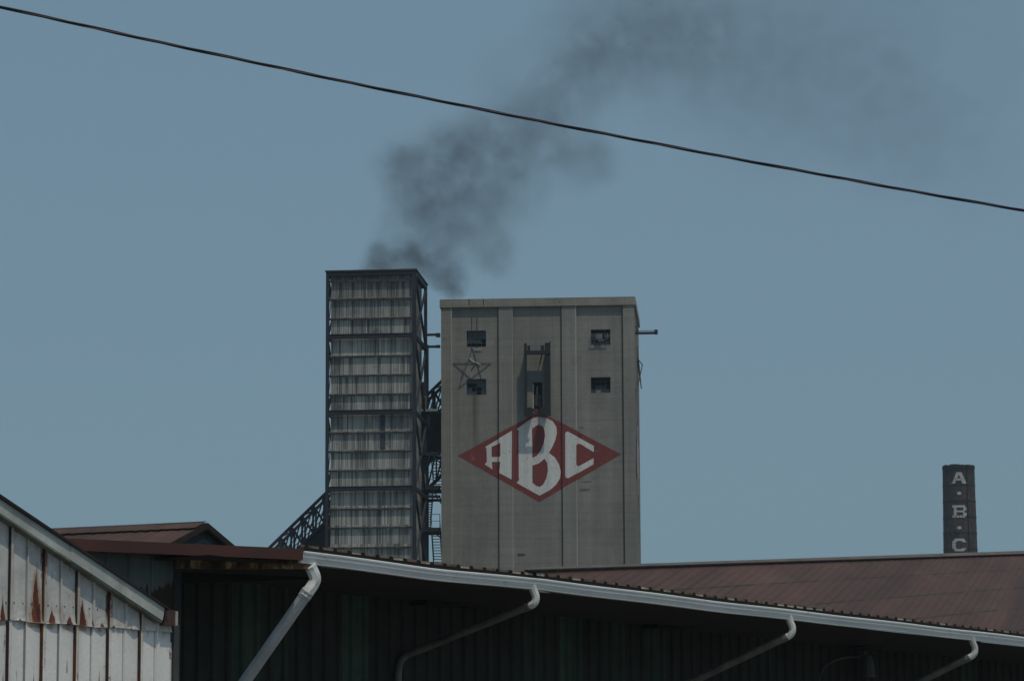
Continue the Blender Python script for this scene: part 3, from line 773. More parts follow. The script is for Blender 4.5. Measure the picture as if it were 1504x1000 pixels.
# far slope and the low roof behind the left end of the eave
inward = Vector((6.3, 4.0, .30))
b = MB()
L0 = E(449, 801.0, -.03); 
lp = [Vector((L0.x+(E0r.x-L0.x)*i/12, -.03, 0)) for i in range(13)]
for v in lp: v.z = gz(v.x)+.085
for i in range(12): b.add([lp[i], lp[i+1], lp[i+1]+inward, lp[i]+inward], [(0, 1, 2, 3)]); b.add([lp[i]+th, lp[i+1]+th, lp[i+1], lp[i]], [(0, 1, 2, 3)])
back = Vector((-2.5, 9, -2.2))
b.add([E0r, Rend, Rend+back, E0r+inward], [(0, 1, 2, 3)])
b.build('rear_roof', RM, wh, fixn=False)
# ridge cap with scalloped closure
capm = simple('ridge_cap_metal', (.115, .090, .075), .8, .25, .6)
b = MB(); up_ = nrm*.035; w_ = sn_*.19
b.add([E0r+up_, Rend+up_, Rend+up_+w_, E0r+up_+w_*.4], [(0, 1, 2, 3)])
cap = b.build('ridge_cap', capm, wh, fixn=False)
b = MB(); blackm = simple('black_gap', (.006, .006, .006), 1.0, .1)
LR = (Rend-E0r).length; m = int(LR/.115)
vs = []; fs = []
for i in range(2*m+1):
    u = i/(2*m); p = E0r+(Rend-E0r)*u+w_*(.4+.6*u)+nrm*.036
    vs += [p, p+sn_*(.075 if i % 2 else .004)]
    if i: fs.append((2*i-2, 2*i, 2*i+1, 2*i-1))
b.add(vs, fs)
b.build('ridge_closure', blackm, cap, fixn=False)

# eave edge: dark board, tan lips and open rib ends
tan = simple('weathered_edge', (.17, .11, .075), .8, .45, 6.0)
dkb = simple('dark_brown_board', (.022, .014, .012), .9, .3)
b = MB(); x = .1
while x < XE: b.add([(x, -.012, gz(x)-.02), (x+.5, -.012, gz(x+.5)-.02), (x+.5, -.012, gz(x+.5)+.06), (x, -.012, gz(x)+.06)], [(0, 1, 2, 3)]); x += .5
b.build('eave_board', dkb, wh, fixn=False)
b = MB(); lip = MB(); x = XG+.12
palem = simple('bare_metal_lip', (.42, .36, .27), .6, .4, 5)
vs = []; lv_ = []
while x < XE:
    z = gz(x)+.045
    pr_ = [(x-.062, z+.004), (x-.045, z+.012), (x-.036, z+.045), (x+.036, z+.045), (x+.045, z+.012), (x+.062, z+.004)]
    vs += [(px_, -.064, pz_) for px_, pz_ in pr_]
    x2 = x+.305+random.uniform(-.012, .012)
    if random.random() < .28:
        pb = MB(); pb.box(x+.055, x2-.055, -.068, -.05, gz(x)+.048, gz(x)+.07); pb.build('bare_lip', palem, wh)
    x = x2
up2 = [(v[0], -.064, gz(v[0])-.01) for v in vs]; n_ = len(vs)
b.add(vs+up2, [(i+n_, i+1+n_, i+1, i) for i in range(n_-1)]); b.build('rib_closure', blackm, wh, fixn=False)
n_ = 60; lx = [XG+(XE-XG)*i/n_ for i in range(n_+1)]
lip.add([(x, -.060, gz(x)+.056) for x in lx]+[(x, -.060, gz(x)+.086) for x in lx], [(i, i+1, i+2+n_, i+1+n_) for i in range(n_)])
lip.build('roof_lip', tan, wh, fixn=False)

# back wall under the overhang
OV = 2.2
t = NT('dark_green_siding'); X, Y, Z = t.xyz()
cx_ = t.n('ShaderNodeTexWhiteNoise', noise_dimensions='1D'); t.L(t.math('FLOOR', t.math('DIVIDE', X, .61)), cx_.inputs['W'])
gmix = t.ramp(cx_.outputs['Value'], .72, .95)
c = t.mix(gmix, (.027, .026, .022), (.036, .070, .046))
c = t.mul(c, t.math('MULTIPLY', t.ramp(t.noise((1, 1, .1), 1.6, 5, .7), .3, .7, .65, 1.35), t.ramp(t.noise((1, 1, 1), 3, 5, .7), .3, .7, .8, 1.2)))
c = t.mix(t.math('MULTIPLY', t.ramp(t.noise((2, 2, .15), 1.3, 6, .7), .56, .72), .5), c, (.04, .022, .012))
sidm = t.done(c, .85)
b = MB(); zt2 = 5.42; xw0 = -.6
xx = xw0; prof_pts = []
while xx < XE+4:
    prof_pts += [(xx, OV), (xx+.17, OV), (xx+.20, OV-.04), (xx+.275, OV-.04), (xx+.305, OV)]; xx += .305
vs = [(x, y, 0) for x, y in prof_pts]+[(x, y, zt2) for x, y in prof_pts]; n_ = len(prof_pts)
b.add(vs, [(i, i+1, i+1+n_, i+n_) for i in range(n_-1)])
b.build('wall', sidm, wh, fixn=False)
# soffit and its beams
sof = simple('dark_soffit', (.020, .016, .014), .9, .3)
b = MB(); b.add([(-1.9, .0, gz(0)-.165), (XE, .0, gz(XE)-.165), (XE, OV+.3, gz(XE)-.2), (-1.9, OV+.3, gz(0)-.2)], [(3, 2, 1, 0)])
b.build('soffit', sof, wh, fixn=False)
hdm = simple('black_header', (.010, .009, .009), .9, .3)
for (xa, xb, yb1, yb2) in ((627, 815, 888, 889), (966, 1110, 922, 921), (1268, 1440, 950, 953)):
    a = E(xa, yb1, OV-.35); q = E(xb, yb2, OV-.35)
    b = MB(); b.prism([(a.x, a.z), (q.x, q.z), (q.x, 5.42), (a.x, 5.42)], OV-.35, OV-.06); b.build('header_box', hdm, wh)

# downspouts -----------------------------------------------------
def rr(w_, h_, k=.6):
    a, c_ = w_/2, h_/2; e = min(a, c_)*k
    return [(-a+e, -c_), (a-e, -c_), (a, -c_+e), (a, c_-e), (a-e, c_), (-a+e, c_), (-a, c_-e), (-a, -c_+e)]
t = NT('downspout_paint'); c = t.mul((.76, .77, .74), t.ramp(t.noise((1, 1, .6), 2.5, 6, .7), .3, .7, .72, 1.1))
c = t.mix(t.math('MULTIPLY', t.ramp(t.noise((1, 1, 1), 5, 6, .75), .55, .7), .6), c, (.17, .13, .08)); dsm = t.done(c, .5)
t = NT('pipe_grey'); dsg = t.done(t.mul((.50, .52, .53), t.ramp(t.noise((1, 1, 1), 2, 5, .7), .3, .7, .8, 1.12)), .5)
t = NT('dark_pipe'); c = t.mul((.155, .145, .125), t.ramp(t.noise((1, 1, 1), 2.5, 6, .7), .3, .7, .6, 1.2)); dsd = t.done(c, .6)  # darker grey-brown colour for the arms and lower pipes
def smooth(pts, it=2):
    for _ in range(it):
        o = [pts[0]]
        for i in range(len(pts)-1):
            a, c_ = pts[i], pts[i+1]; o += [a*.75+c_*.25, a*.25+c_*.75]
        o.append(pts[-1]); pts = o
    return pts
def downspout(elbow, arm, w_, h_, marm, low=None):
    b = MB(); el = smooth(elbow, 3)
    n2 = len(el); scl = [1+.035*(i % 2) for i in range(n2)]
    b.sweep(el, rr(w_, h_), scales=scl, up=(0, 1, 0)); o = b.build('downspout', dsm, wh)
    o['label'] = 'white elbow of a downspout below the gutter'
    b = MB(); b.sweep(arm, rr(w_*1.02, h_*1.02), up=(0, 1, 0)); b.build('arm', marm, o)
    # sleeves where pieces join
    dd = (arm[1]-arm[0]).normalized(); b = MB(); b.sweep([arm[0]-dd*.05, arm[0]+dd*.05], rr(w_*1.12, h_*1.12), up=(0, 1, 0)); b.build('sleeve', marm, o)
    if low:
        b = MB(); b.sweep(smooth(low, 2), rr(w_, h_), up=(0, 1, 0)); b.build('lower_pipe', marm, o)
        p = low[-2]; b = MB(); b.box(p.x-w_*.75, p.x+w_*.75, p.y-h_*.7, p.y+h_*.9, p.z-.5, p.z-.42); b.build('bracket', marm, o)
    return o
# first, next to the gutter's end
yy = -.055
el = [E(455.5, 830, yy), E(458, 836, yy), E(462, 844, yy-.02), E(463, 852, yy-.02), E(459, 860, yy), E(452, 869, yy+.02), E(447, 876, yy+.05)]
downspout(el, [E(449.5, 872, yy+.04), E(345, 1021, 1.0)], .155, .135, dsg)
def ds(px, py, ex, ey, bx, by):
    e_ = [E(px-2, py-4, yy), E(px, py+6, yy), E(px+4.5, py+15, yy-.02), E(px+2.5, py+26, yy), E(px-10, py+31, yy+.12)]
    a0 = E(px-8, py+30.5, yy+.1); a1 = E(ex, ey, OV-.14)
    low = [a1+(a0-a1).normalized()*.02, a1+(a1-a0).normalized()*.14, E(bx, by, OV-.11), E(bx, by+20, OV-.11)-Vector((0, 0, .6)), E(bx, by+20, OV-.11)-Vector((0, 0, 3.2))]
    low[3].x = low[2].x; low[4].x = low[2].x
    downspout(e_, [a0, a1], .115, .095, dsd, low)
ds(783, 860, 605, 958, 584, 975)
ds(1160, 906, 958, 1028, 935, 1046)
ds(1428, 936, 1236, 1058, 1214, 1080)

# fascia on the left return ---------------------------------------
fr_ = at(443, 806, 43.15); fl_ = at(60, 788.5, 41.3)
LF = Frame(fr_.x, fr_.y, math.atan2(fr_.y-fl_.y, fr_.x-fl_.x))
def Lp(px, py, y=0): return WF.loc(LF.o+LF.e*LF.px(px, py, y).x+LF.b*y+Vector((0, 0, LF.px(px, py, y).z)))
ft = NT('brown_fascia'); fm_ = ft.done(ft.mix(ft.math('MULTIPLY', ft.ramp(ft.noise((1, 1, .5), 1.6, 6, .7), .52, .7), .5), ft.mul((.068, .023, .017), ft.ramp(ft.noise((1, 1, 1), .8, 4), .3, .7, .75, 1.2)), (.05, .03, .02)), .7)
def quadbox(mb, pts, back_):
    q = [Vector(p) for p in pts]+[Vector(p)+back_ for p in pts]
    mb.add(q, [(0, 1, 2, 3), (7, 6, 5, 4), (0, 4, 5, 1), (1, 5, 6, 2), (2, 6, 7, 3), (3, 7, 4, 0)])
Lin = Vector((WF.loc(WF.o+LF.b).x, WF.loc(WF.o+LF.b).y, 0))
b = MB(); quadbox(b, [Lp(60, 806), Lp(445, 822), Lp(445, 805.5), Lp(60, 788.5)], Lin*.08)
b.build('fascia', fm_, wh)
b = MB(); quadbox(b, [Lp(262, 834, .12), Lp(452, 835, .12), Lp(452, 821, .12), Lp(262, 812, .12)], Lin*.1)
rt_ = NT('rusted_purlin'); X, Y, Z = rt_.xyz()
c = rt_.mix(rt_.ramp(rt_.noise((4, 4, .6), 1.4, 5, .7), .42, .58), (.035, .02, .012), (.16, .085, .03))
c = rt_.mix(rt_.ramp(rt_.noise((6, 6, 1.5), 1.3, 5, .7), .52, .62), c, (.34, .27, .15))
b.build('rusty_purlin', rt_.done(c, .9), wh)
# flat roof behind the fascia
b = MB(); q = [Lp(60, 789, .02), Lp(447, 806, .02)]
b.add([q[0]+Vector((0, 0, .0)), q[1], q[1]+Lin*14+Vector((0, 0, .25)), q[0]+Lin*14+Vector((0, 0, .25))], [(0, 1, 2, 3)]); b.build('low_roof', RM, wh, fixn=False)
b = MB(); b.add([Lp(255, 812, .1)-Vector((0, 0, .02)), Lp(452, 824, .1)-Vector((0, 0, .02)), Lp(452, 824, .1)+Lin*3-Vector((0, 0, .02)), Lp(255, 812, .1)+Lin*3-Vector((0, 0, .02))], [(3, 2, 1, 0)]); b.build('soffit', sof, wh, fixn=False)
b = MB(); quadbox(b, [Lp(258, 856, 1.6), Lp(470, 850, 1.6), Lp(470, 818, 1.6), Lp(258, 815, 1.6)], Lin*.1); b.build('header_box', hdm, wh)
# grey-green wall panel at the left with its rusty foot
t = NT('grey_green_panel'); X, Y, Z = t.xyz()
c = t.mul((.105, .125, .118), t.ramp(t.noise((1.5, 1.5, .3), 1.3, 5, .65), .3, .7, .7, 1.2))
za = Lp(200, 905, .3).z; zb2 = Lp(200, 830, .3).z
xa_ = Lp(195, 880, .3).x; xb_ = Lp(255, 880, .3).x
cov = t.math('ADD', t.math('MULTIPLY', t.ramp(Z, za, zb2, .34, -.20), 1), t.ramp(X, xa_, xb_, -.02, .16))
rm_ = t.ramp(t.math('ADD', t.noise((9, 9, .7), 1.2, 6, .75), cov), .58, .62)
c = t.mix(rm_, c, (.030, .012, .007)); c = t.mix(t.ramp(t.math('ADD', t.noise((5, 5, 1.4), 1.0, 6, .7), cov), .56, .60, 0, .5), c, (.10, .06, .035)) if False else c
lpm = t.done(c, .8)
b = MB(); vs = []; k = 0
xs_ = 60
pr2 = []
sA = LF.px(60, 850, .3).x; sB = LF.px(255, 850, .3).x; s_ = sA
while s_ < sB-.3: pr2 += [(s_, .3), (s_+.24, .3), (s_+.26, .27), (s_+.285, .27), (s_+.305, .3)]; s_ += .305
pr2.append((sB, .3)); pr2.append((sB, 1.2))
ztL = 5.75
def LW(s_, y, z): return WF.loc(LF.o+LF.e*s_+LF.b*y+Vector((0, 0, z)))
zfas = LF.px(200, 811, .3).z
b.add([LW(s_, y, 0) for s_, y in pr2]+[LW(s_, y, zfas+.06) for s_, y in pr2], [(i, i+1, i+1+len(pr2), i+len(pr2)) for i in range(len(pr2)-1)])
b.build('side_wall', lpm, wh, fixn=False)
b = MB(); c0 = sB; 
vv = [LW(c0, .28, 0), LW(c0+.1, .28, 0), LW(c0+.1, .28, zfas), LW(c0, .28, zfas)]; quadbox(b, vv, Lin*.9); b.build('corner_trim', simple('corner_metal', (.020, .021, .020), .8, .4, 2), wh)
# sagging strip behind the eave, in front of the clad tower
b = MB(); a = E(462, 800.5, 3); q = E(513, 804.5, 3); b.box(a.x, q.x, 3, 3.25, a.z-.3, a.z-.02); b.box(E(531, 803, 3).x, E(538, 803, 3).x, 3, 3.3, a.z-.5, a.z-.1); b.build('roof_flashing', simple('flashing', (.06, .065, .06), .8), wh)

# roof monitor ----------------------------------------------------
Am = WF.loc(at(305, 767.5, 56)); Bm = WF.loc(at(60, 778.6, 57.6))
rdw = (at(60, 778.6, 57.6)-at(305, 767.5, 56)); rdw.z = 0; rdw.normalize()
pw = Vector((-rdw.y, rdw.x, 0)); pw = pw if pw.y < 0 else -pw      # towards the camera
pl = Vector((pw.dot(WF.e), pw.dot(WF.b), 0)); rl = (Bm-Am).normalized()
hm_, dr = 2.3, .88
f0 = Am+pl*hm_-Vector((0, 0, dr)); f1 = Bm+pl*hm_-Vector((0, 0, dr)); k0 = Am-pl*hm_-Vector((0, 0, dr)); k1 = Bm-pl*hm_-Vector((0, 0, dr))
mn = (f0-Am).cross(Bm-Am).normalized(); mn = mn if mn.z > 0 else -mn
ms = (f0-Am).normalized()
MRM = roofmat('monitor_roof_sheet', rl, tuple(ms), tuple(Am-ms*.02), 2.05, tuple(rl))
t3 = Vector((0, 0, -.05))
b = MB(); b.add([Am, f0, f1, Bm], [(0, 1, 2, 3)]); b.add([Am, k0, k1, Bm], [(3, 2, 1, 0)]); 
mon = b.build('monitor_roof', MRM, wh, fixn=False)
b = MB(); up_ = mn*.03
b.add([Am+up_, Am+up_+ms*.38, Bm+up_+ms*.38, Bm+up_], [(0, 1, 2, 3)]); b.build('ridge_cap', MRM, mon, fixn=False)
b = MB(); LM = (Bm-Am).length; m = int(LM/.2); vs = []; fs = []
for i in range(2*m+1):
    p = Am+rl*LM*i/(2*m)+ms*.385+mn*.031
    vs += [p, p+ms*(random.uniform(.03, .07) if i % 2 else .006)]
    if i: fs.append((2*i-2, 2*i, 2*i+1, 2*i-1))
b.add(vs, fs)
b.build('ridge_closure', blackm, mon, fixn=False)
b = MB(); bo = -rl*.01; tb = t3*2.0; b.add([Am+bo, f0+bo, f0+bo+tb, Am+bo+tb, k0+bo, k0+bo+tb], [(0, 1, 2, 3), (0, 3, 5, 4)]); b.build('barge_board', dkb, mon, fixn=False)
ins = rl*.10
b = MB(); b.add([Am+ins+t3, f0+ins+t3, f0+ins-Vector((0, 0, 3)), k0+ins-Vector((0, 0, 3)), k0+ins+t3], [(0, 1, 2, 3, 4)]); 
b.add([f0+ins+t3, f1+t3, f1-Vector((0, 0, 3)), f0+ins-Vector((0, 0, 3))], [(0, 1, 2, 3)])
b.build('gable_wall', simple('blue_grey_gable', (.045, .055, .06), .8, .3), wh, fixn=False)

# wall lamp with a curved conduit ---------------------------------
lamp = WF.root('wall_lamp', label='small dim wall lamp with a curved conduit under the eave at right', cat='lamp')
lm = simple('lamp_grey', (.10, .11, .10), .7, .2)
a = E(1275, 972, OV-.25); b = MB()
b.sweep([a+Vector((0, 0, .12)), a+Vector((0, 0, .02)), a-Vector((0, 0, .22)), a-Vector((0, 0, .26))], rr(.26, .22), scales=[.5, .75, 1, .9]); b.build('lamp_shade', lm, lamp)
b = MB(); b.box(a.x-.04, a.x+.04, OV-.2, OV-.05, a.z+.05, a.z+.2); b.build('bracket', lm, lamp)
pth = smooth([E(1262, 964, OV-.1), E(1240, 965, OV-.1), E(1222, 970, OV-.1), E(1207, 982, OV-.1), E(1203, 1005, OV-.1), E(1203, 1030, OV-.1)], 2)
b = MB(); b.tube(pth, .018, 6); b.build('conduit', lm, lamp)

# ================================================================== WHITE SHED
a0 = at(0, 910, 32.0); a1 = at(210, 926, 33.55)
KF = Frame(a0.x, a0.y, math.atan2(a1.y-a0.y, a1.x-a0.x))
sh = KF.root('metal_shed', label='white ribbed metal shed with rust streaks and a sloping pale roof trim', cat='shed')
def K(px, py, y=0): return KF.px(px, py, y)
zs = K(0, 910).z
strong = [K(p, 950).x for p in (11.8, 59.6, 108.7, 157.4, 205.5)]
weak = [K(p, 950).x for p in (35.8, 84, 132.6, 180.8, 229)]
pit = (strong[-1]-strong[0])/4
strong = [strong[0]+pit*i for i in range(-6, 5)]; weak = [weak[0]+(weak[-1]-weak[0])/4*i for i in range(-6, 5)]
XR = K(250, 950).x; XL = strong[0]-1
rk0 = K(0, 741.5, -.11); rk1 = K(240, 901, -.11); rs = (rk1.z-rk0.z)/(rk1.x-rk0.x)
def rakez(x): return rk0.z+(x-rk0.x)*rs
t = NT('white_siding'); X, Y, Z = t.xyz()
c = t.mul((.82, .80, .765), t.math('MULTIPLY', t.ramp(t.noise((1.2, 1.2, .5), 1.5, 6, .65), .3, .7, .84, 1.08), t.ramp(t.noise((1, 1, 1), 30, 3, .7), .3, .7, .94, 1.05)))
mo = t.ramp(Z, zs-.0, zs+.003)      # 1 on the upper sheets
# mottled grey bloom on the upper sheets
c = t.mix(t.math('MULTIPLY', mo, t.ramp(t.noise((1, 1, 1), 3.5, 6, .75), .42, .62, .05, .42)), c, (.24, .24, .225))
wkd = t.math('ABSOLUTE', t.math('SUBTRACT', t.math('FRACT', t.math('DIVIDE', t.math('SUBTRACT', X, weak[0]+.012), pit)), .5))
c = t.mix(t.math('MULTIPLY', mo, .42), c, (.40, .40, .39))
c = t.mix(t.math('MULTIPLY', t.ramp(wkd, .484, .492, 0, .7), t.math('SUBTRACT', 1, t.math('MULTIPLY', mo, .45))), c, (.07, .06, .055))
c = t.mix(t.math('MULTIPLY', t.ramp(Z, zs-.10, zs-.005, 0, .55), t.math('MULTIPLY', t.math('SUBTRACT', 1, mo), t.ramp(t.noise((5, 5, 1), 1, 4), .45, .6))), c, (.10, .06, .035))
rustn = t.noise((14, 14, 2.2), 1.6, 6, .75); rustn2 = t.noise((30, 30, 3.0), 1.2, 5, .7)
rust = None
def spot(x0, wd, zb_, zt__, nz, sharp=.02, skew=0.0):
    """triangular rust flame: wide at zb_, pointed at zt__"""
    a = t.ramp(Z, zb_, zt__, 1, 0); a = t.math('POWER', a, .8)
    wid = t.math('MULTIPLY', a, wd)
    dx = t.math('ABSOLUTE', t.math('SUBTRACT', X, x0))
    v = t.math('SUBTRACT', wid, t.math('ADD', dx, t.math('MULTIPLY', t.math('SUBTRACT', nz, .5), wd*1.8)))
    m = t.ramp(v, 0, sharp*.4)
    return t.math('MULTIPLY', m, t.math('GREATER_THAN', Z, zb_))
def mx(a, b_): return b_ if a is None else t.math('MAXIMUM', a, b_)
softm = None
px2 = lambda p: K(p, 910).x
zpx = lambda y: K(50, y).z
for (p, wd, ty) in ((51, .062, 830), (74, .04, 893), (100, .036, 903), (119, .052, 885), (147, .03, 910), (2, .035, 888), (166, .025, 913), (133, .016, 900), (26, .02, 912), (88, .014, 900), (190, .016, 914)):
    rust = mx(rust, spot(px2(p), wd, zs, zs+(zpx(ty)-zpx(918)), rustn))
    if wd > .023: softm = mx(softm, spot(px2(p), wd*1.9, zs-.05, zs+(zpx(ty)-zpx(918))*1.25+.03, rustn2, .12))
for (p, wd, yb_, yt_) in ((51, .018, 1050, 955), (99.5, .011, 985, 948), (147, .012, 1010, 958), (6, .015, 1040, 960)):
    rust = mx(rust, spot(px2(p), wd, zpx(yb_), zpx(yt_), rustn))
# flecks on lower sheets, in the middle of each sheet
fl = t.math('MULTIPLY', t.ramp(rustn2, .625, .65), t.math('MULTIPLY', t.math('SUBTRACT', 1, mo), t.ramp(Z, zpx(1040), zpx(930), 1, .0)))
pm_ = t.math('FRACT', t.math('DIVIDE', t.math('SUBTRACT', X, strong[0]), pit))
fl = t.math('MULTIPLY', fl, t.ramp(pm_, .42, .52, 1, 0)); rust = mx(rust, fl)
# rust hugging the strong laps
lapd = t.math('MULTIPLY', t.ramp(t.math('ABSOLUTE', t.math('SUBTRACT', t.math('FRACT', t.math('ADD', pm_, .5)), .47)), .11, .07), t.ramp(t.noise((3, 3, .9), 1.3, 6, .7), .54, .58))
rust = mx(rust, t.math('MULTIPLY', lapd, .85))
halo = t.ramp(rustn, .50, .66, 0, .60)
c = t.mix(t.math('MULTIPLY', halo, t.math('MULTIPLY', mo, t.ramp(Z, zs+.38, zs, 0, 1))), c, (.34, .22, .11))
c = t.mix(t.math('MULTIPLY', t.ramp(t.math('ABSOLUTE', t.math('SUBTRACT', t.math('FRACT', t.math('ADD', pm_, .5)), .54)), .10, .02), t.ramp(t.noise((3, 3, .8), 1.7, 5, .7), .40, .58, 0, .55)), c, (.36, .22, .10))
c = t.mix(t.math('MULTIPLY', softm, .62), c, (.36, .19, .07))
rc_ = t.mix(t.ramp(rustn, .35, .65), (.065, .014, .010), (.20, .050, .016))
c = t.mix(rust, c, rc_)
M['shed'] = t.done(c, .55, 0, t.noise((1, 1, 1), 9, 4), .12, .01)
lapt = NT('rusty_lap_shadow'); X2, Y2, Z2 = lapt.xyz()
lapm = lapt.done(lapt.mix(lapt.ramp(lapt.noise((3, 3, 1.2), 1.4, 6, .7), .45, .6), (.028, .018, .024), (.11, .035, .012)), .9)
def sheets(z0f, z1f, y, nm):
    """sheet run with raised ribs; z0f/z1f functions of x"""
    xsn = []
    x = XL
    st = sorted([(s_, 'S') for s_ in strong]+[(w_, 'w') for w_ in weak])
    prof = [(XL, 0)]
    for (xc, k) in st:
        if xc > XR-.03: continue
        h, wv = (.030, .014) if k == 'S' else (.022, .008)
        prof += [(xc-wv-.004, 0), (xc-wv, -h), (xc+wv, -h), (xc+wv+.006, 0)]
    prof.append((XR, 0)); b = MB(); n_ = len(prof)
    nz_ = 1
    vs = [(x, y+d_, z0f(x)) for x, d_ in prof]+[(x, y+d_, z1f(x)) for x, d_ in prof]
    b.add(vs, [(i, i+1, i+1+n_, i+n_) for i in range(n_-1)])
    return b.build(nm, M['shed'], sh, fixn=False)
# upper sheets bulge at their lower edge
nb = []
def upper():
    b = MB(); st = sorted([(s_, .030, .014) for s_ in strong]+[(w_, .022, .008) for w_ in weak]); prof = [(XL, 0)]
    prev = XL
    for xc, h, wv in st:
        if xc > XR-.03: continue
        mid = (prev+xc)/2; prof.append((mid, 0)); prof += [(xc-wv-.004, 0), (xc-wv, -h), (xc+wv, -h), (xc+wv+.006, 0)]; prev = xc
    prof.append((XR, 0)); rows = []
    rnd = random.Random(3)
    bul = [rnd.uniform(.004, .03) if abs(prof[i][1]) < .001 and i > 0 and prof[i][0]-prof[i-1][0] > .04 else 0 for i in range(len(prof))]
    for zi in range(5):
        row = []
        for i, (x, d_) in enumerate(prof):
            ztp = rakez(x)-.02; z0_ = zs
            z = [z0_-.0+(.006*math.sin(x*9)), z0_+.03, z0_+.10, z0_+.25, ztp][zi] if ztp > z0_+.3 else z0_+(ztp-z0_)*zi/4
            row.append((x, -.012+d_-bul[i]*[1, .6, .25, 0, 0][zi], z))
        rows += row
    n_ = len(prof)
    for r_ in range(4): b.f += [(r_*n_+i, r_*n_+i+1, (r_+1)*n_+i+1, (r_+1)*n_+i) for i in range(n_-1)]
    b.v = [Vector(v) for v in rows]
    return b.build('upper_siding', M['shed'], sh, fixn=False)
upper()
sheets(lambda x: 0, lambda x: zs+.06 if rakez(x) > zs+.06 else rakez(x), .0, 'wall')
# dark strips left of the strong ribs: painted lap shadow plus rust
b = MB()
for s_ in strong:
    if s_ > XR-.05 or s_ < XL+.2: continue
    b.box(s_-.034, s_-.0145, -.026, -.003, 0, zs-.01); b.box(s_-.030, s_-.0145, -.034, -.014, zs+.0, rakez(s_)-.06)
b.build('rusty_lap_shadow_strip', lapm, sh)
# screws
b = MB()
zsc = K(50, 887).z
for i in range(-14, 22):
    x = strong[6]+i*pit/4+pit/8
    if XL < x < XR-.1 and zsc < rakez(x)-.25: b.prism([(x+.006*math.cos(a), zsc+.006*math.sin(a)) for a in [0, 1.05, 2.1, 3.14, 4.2, 5.24]], -.02, -.01)
b.build('screws', simple('screw', (.05, .045, .04), .6), sh)
# rake trim, roof
t = NT('pale_trim'); X, Y, Z = t.xyz()
c = t.mul((.50, .52, .485), t.ramp(t.noise((1.5, 1.5, 1.5), 1.8, 6, .65), .3, .7, .75, 1.1))
c = t.mix(t.ramp(t.noise((4, 4, 1.4), 1.2, 6, .75), .5, .75, 0, .55), c, (.16, .17, .12))
trm = t.done(c, .6, 0, t.noise((1, 1, 1), 2.0, 3), .3, .02)
def rk(px, py, y): return K(px, py, y)
top0, top1 = rk(-90, 673, -.11), rk(241, 892.5, -.11); bot0, bot1 = rk(-90, 693, -.11), rk(238, 911, -.11)
mid_t, mid_b = rk(108, 803.8, -.11), rk(106, 824, -.11)
b = MB(); quadbox(b, [bot0, mid_b, mid_t, top0], Vector((0, .03, 0))); b.build('rake_trim', trm, sh)
b = MB(); sft = Vector((0, -.008, 0)); quadbox(b, [mid_b+sft-Vector((.03, 0, -.012)), bot1+sft, top1+sft, mid_t+sft-Vector((.03, 0, -.03))], Vector((0, .03, 0))); b.build('rake_trim', trm, sh)
green = simple('shadow_toned_soffit', (.15, .165, .13), .9, .4, 4)  # soffit coloured like shade so the trim's shadow reads longer
b = MB(); quadbox(b, [bot0-Vector((0, 0, .022)), bot1-Vector((0, 0, .022)), bot1, bot0], Vector((0, .1, 0))); b.build('soffit', green, sh)
rbk = simple('black_roof_edge', (.014, .012, .014), .8, .3)
b = MB(); kk = Vector((0, 0, .035)); quadbox(b, [top0+Vector((0, -.03, .004)), top1+Vector((.05, -.03, -.02)), top1+Vector((.05, -.03, -.02))+kk*.6, top0+Vector((0, -.03, .004))+kk], Vector((0, 9, 0))); b.build('roof', rbk, sh)
b = MB(); b.box(XR-.001, XR+.02, .0, 6, 0, zs-.1); b.build('side_wall', M['shed'], sh)
# end of the side gutter
gb = simple('brown_gutter', (.075, .035, .028), .7, .3); 
a = K(241, 917, -.09); q = K(257, 894, -.09)
b = MB(); b.box(a.x, q.x, -.09, 5.5, a.z, q.z-.01); gg = b.build('gutter', gb, sh)
b = MB(); b.box(q.x+.001, q.x+.035, -.10, .05, a.z+.002, q.z-.02); b.build('gutter_end', simple('pale_patch', (.38, .36, .30), .7, .3), gg)
b = MB(); b.box(XR+.03, XR+.11, -.02, .1, 0, a.z+.02); b.build('downspout', simple('grey_post', (.06, .06, .065), .7), sh)

# ================================================================== OVERHEAD CABLE
cp = [(0, 10.5), (250, 67), (500, 119.5), (752, 170.5), (987, 215), (1250, 264.5), (1504, 309)]
# fit a parabola for the hang
Yc = 26.0
def cab(px):
    # quadratic least squares precomputed by Lagrange through three points
    x0, y0, x1, y1, x2, y2 = 0, 10.5, 752, 170.0, 1504, 309.5
    return (y0*(px-x1)*(px-x2)/((x0-x1)*(x0-x2))+y1*(px-x0)*(px-x2)/((x1-x0)*(x1-x2))+y2*(px-x0)*(px-x1)/((x2-x0)*(x2-x1)))
pts = [at(px, cab(px), Yc+px*.002) for px in range(-1500, 3300, 12)]
cabr = bpy.data.objects.new('overhead_cable', None); col.objects.link(cabr)
tag(cabr, 'twisted black overhead cable sagging across the sky', 'cable')
cabm = simple('black_rubber', (.016, .014, .018), .45, .2, 8); cabg = simple('grey_wire', (.10, .075, .09), .4, .2, 8)
dense = []
for i in range(len(pts)-1):
    for k in range(3): dense.append(pts[i]+(pts[i+1]-pts[i])*(k/3))
cab0 = dense[0]
cabr.location = (0, Yc, 0)
loc_ = [p-Vector((0, Yc, 0)) for p in dense]
def strand(ph, r_, rad_, m):
    b = MB(); pp = []
    for i, p in enumerate(loc_):
        s_ = i*.021; a = ph+2*math.pi*s_/1.45
        pp.append(p+Vector((.19*math.cos(a)*rad_, math.sin(a)*rad_, math.cos(a)*rad_)))
    b.tube(pp, r_, 6); b.build('strand', m, cabr, smooth=True)
strand(0, .0080, .0066, cabm); strand(2.2, .0080, .0066, cabm); strand(4.2, .0050, .0082, cabg)

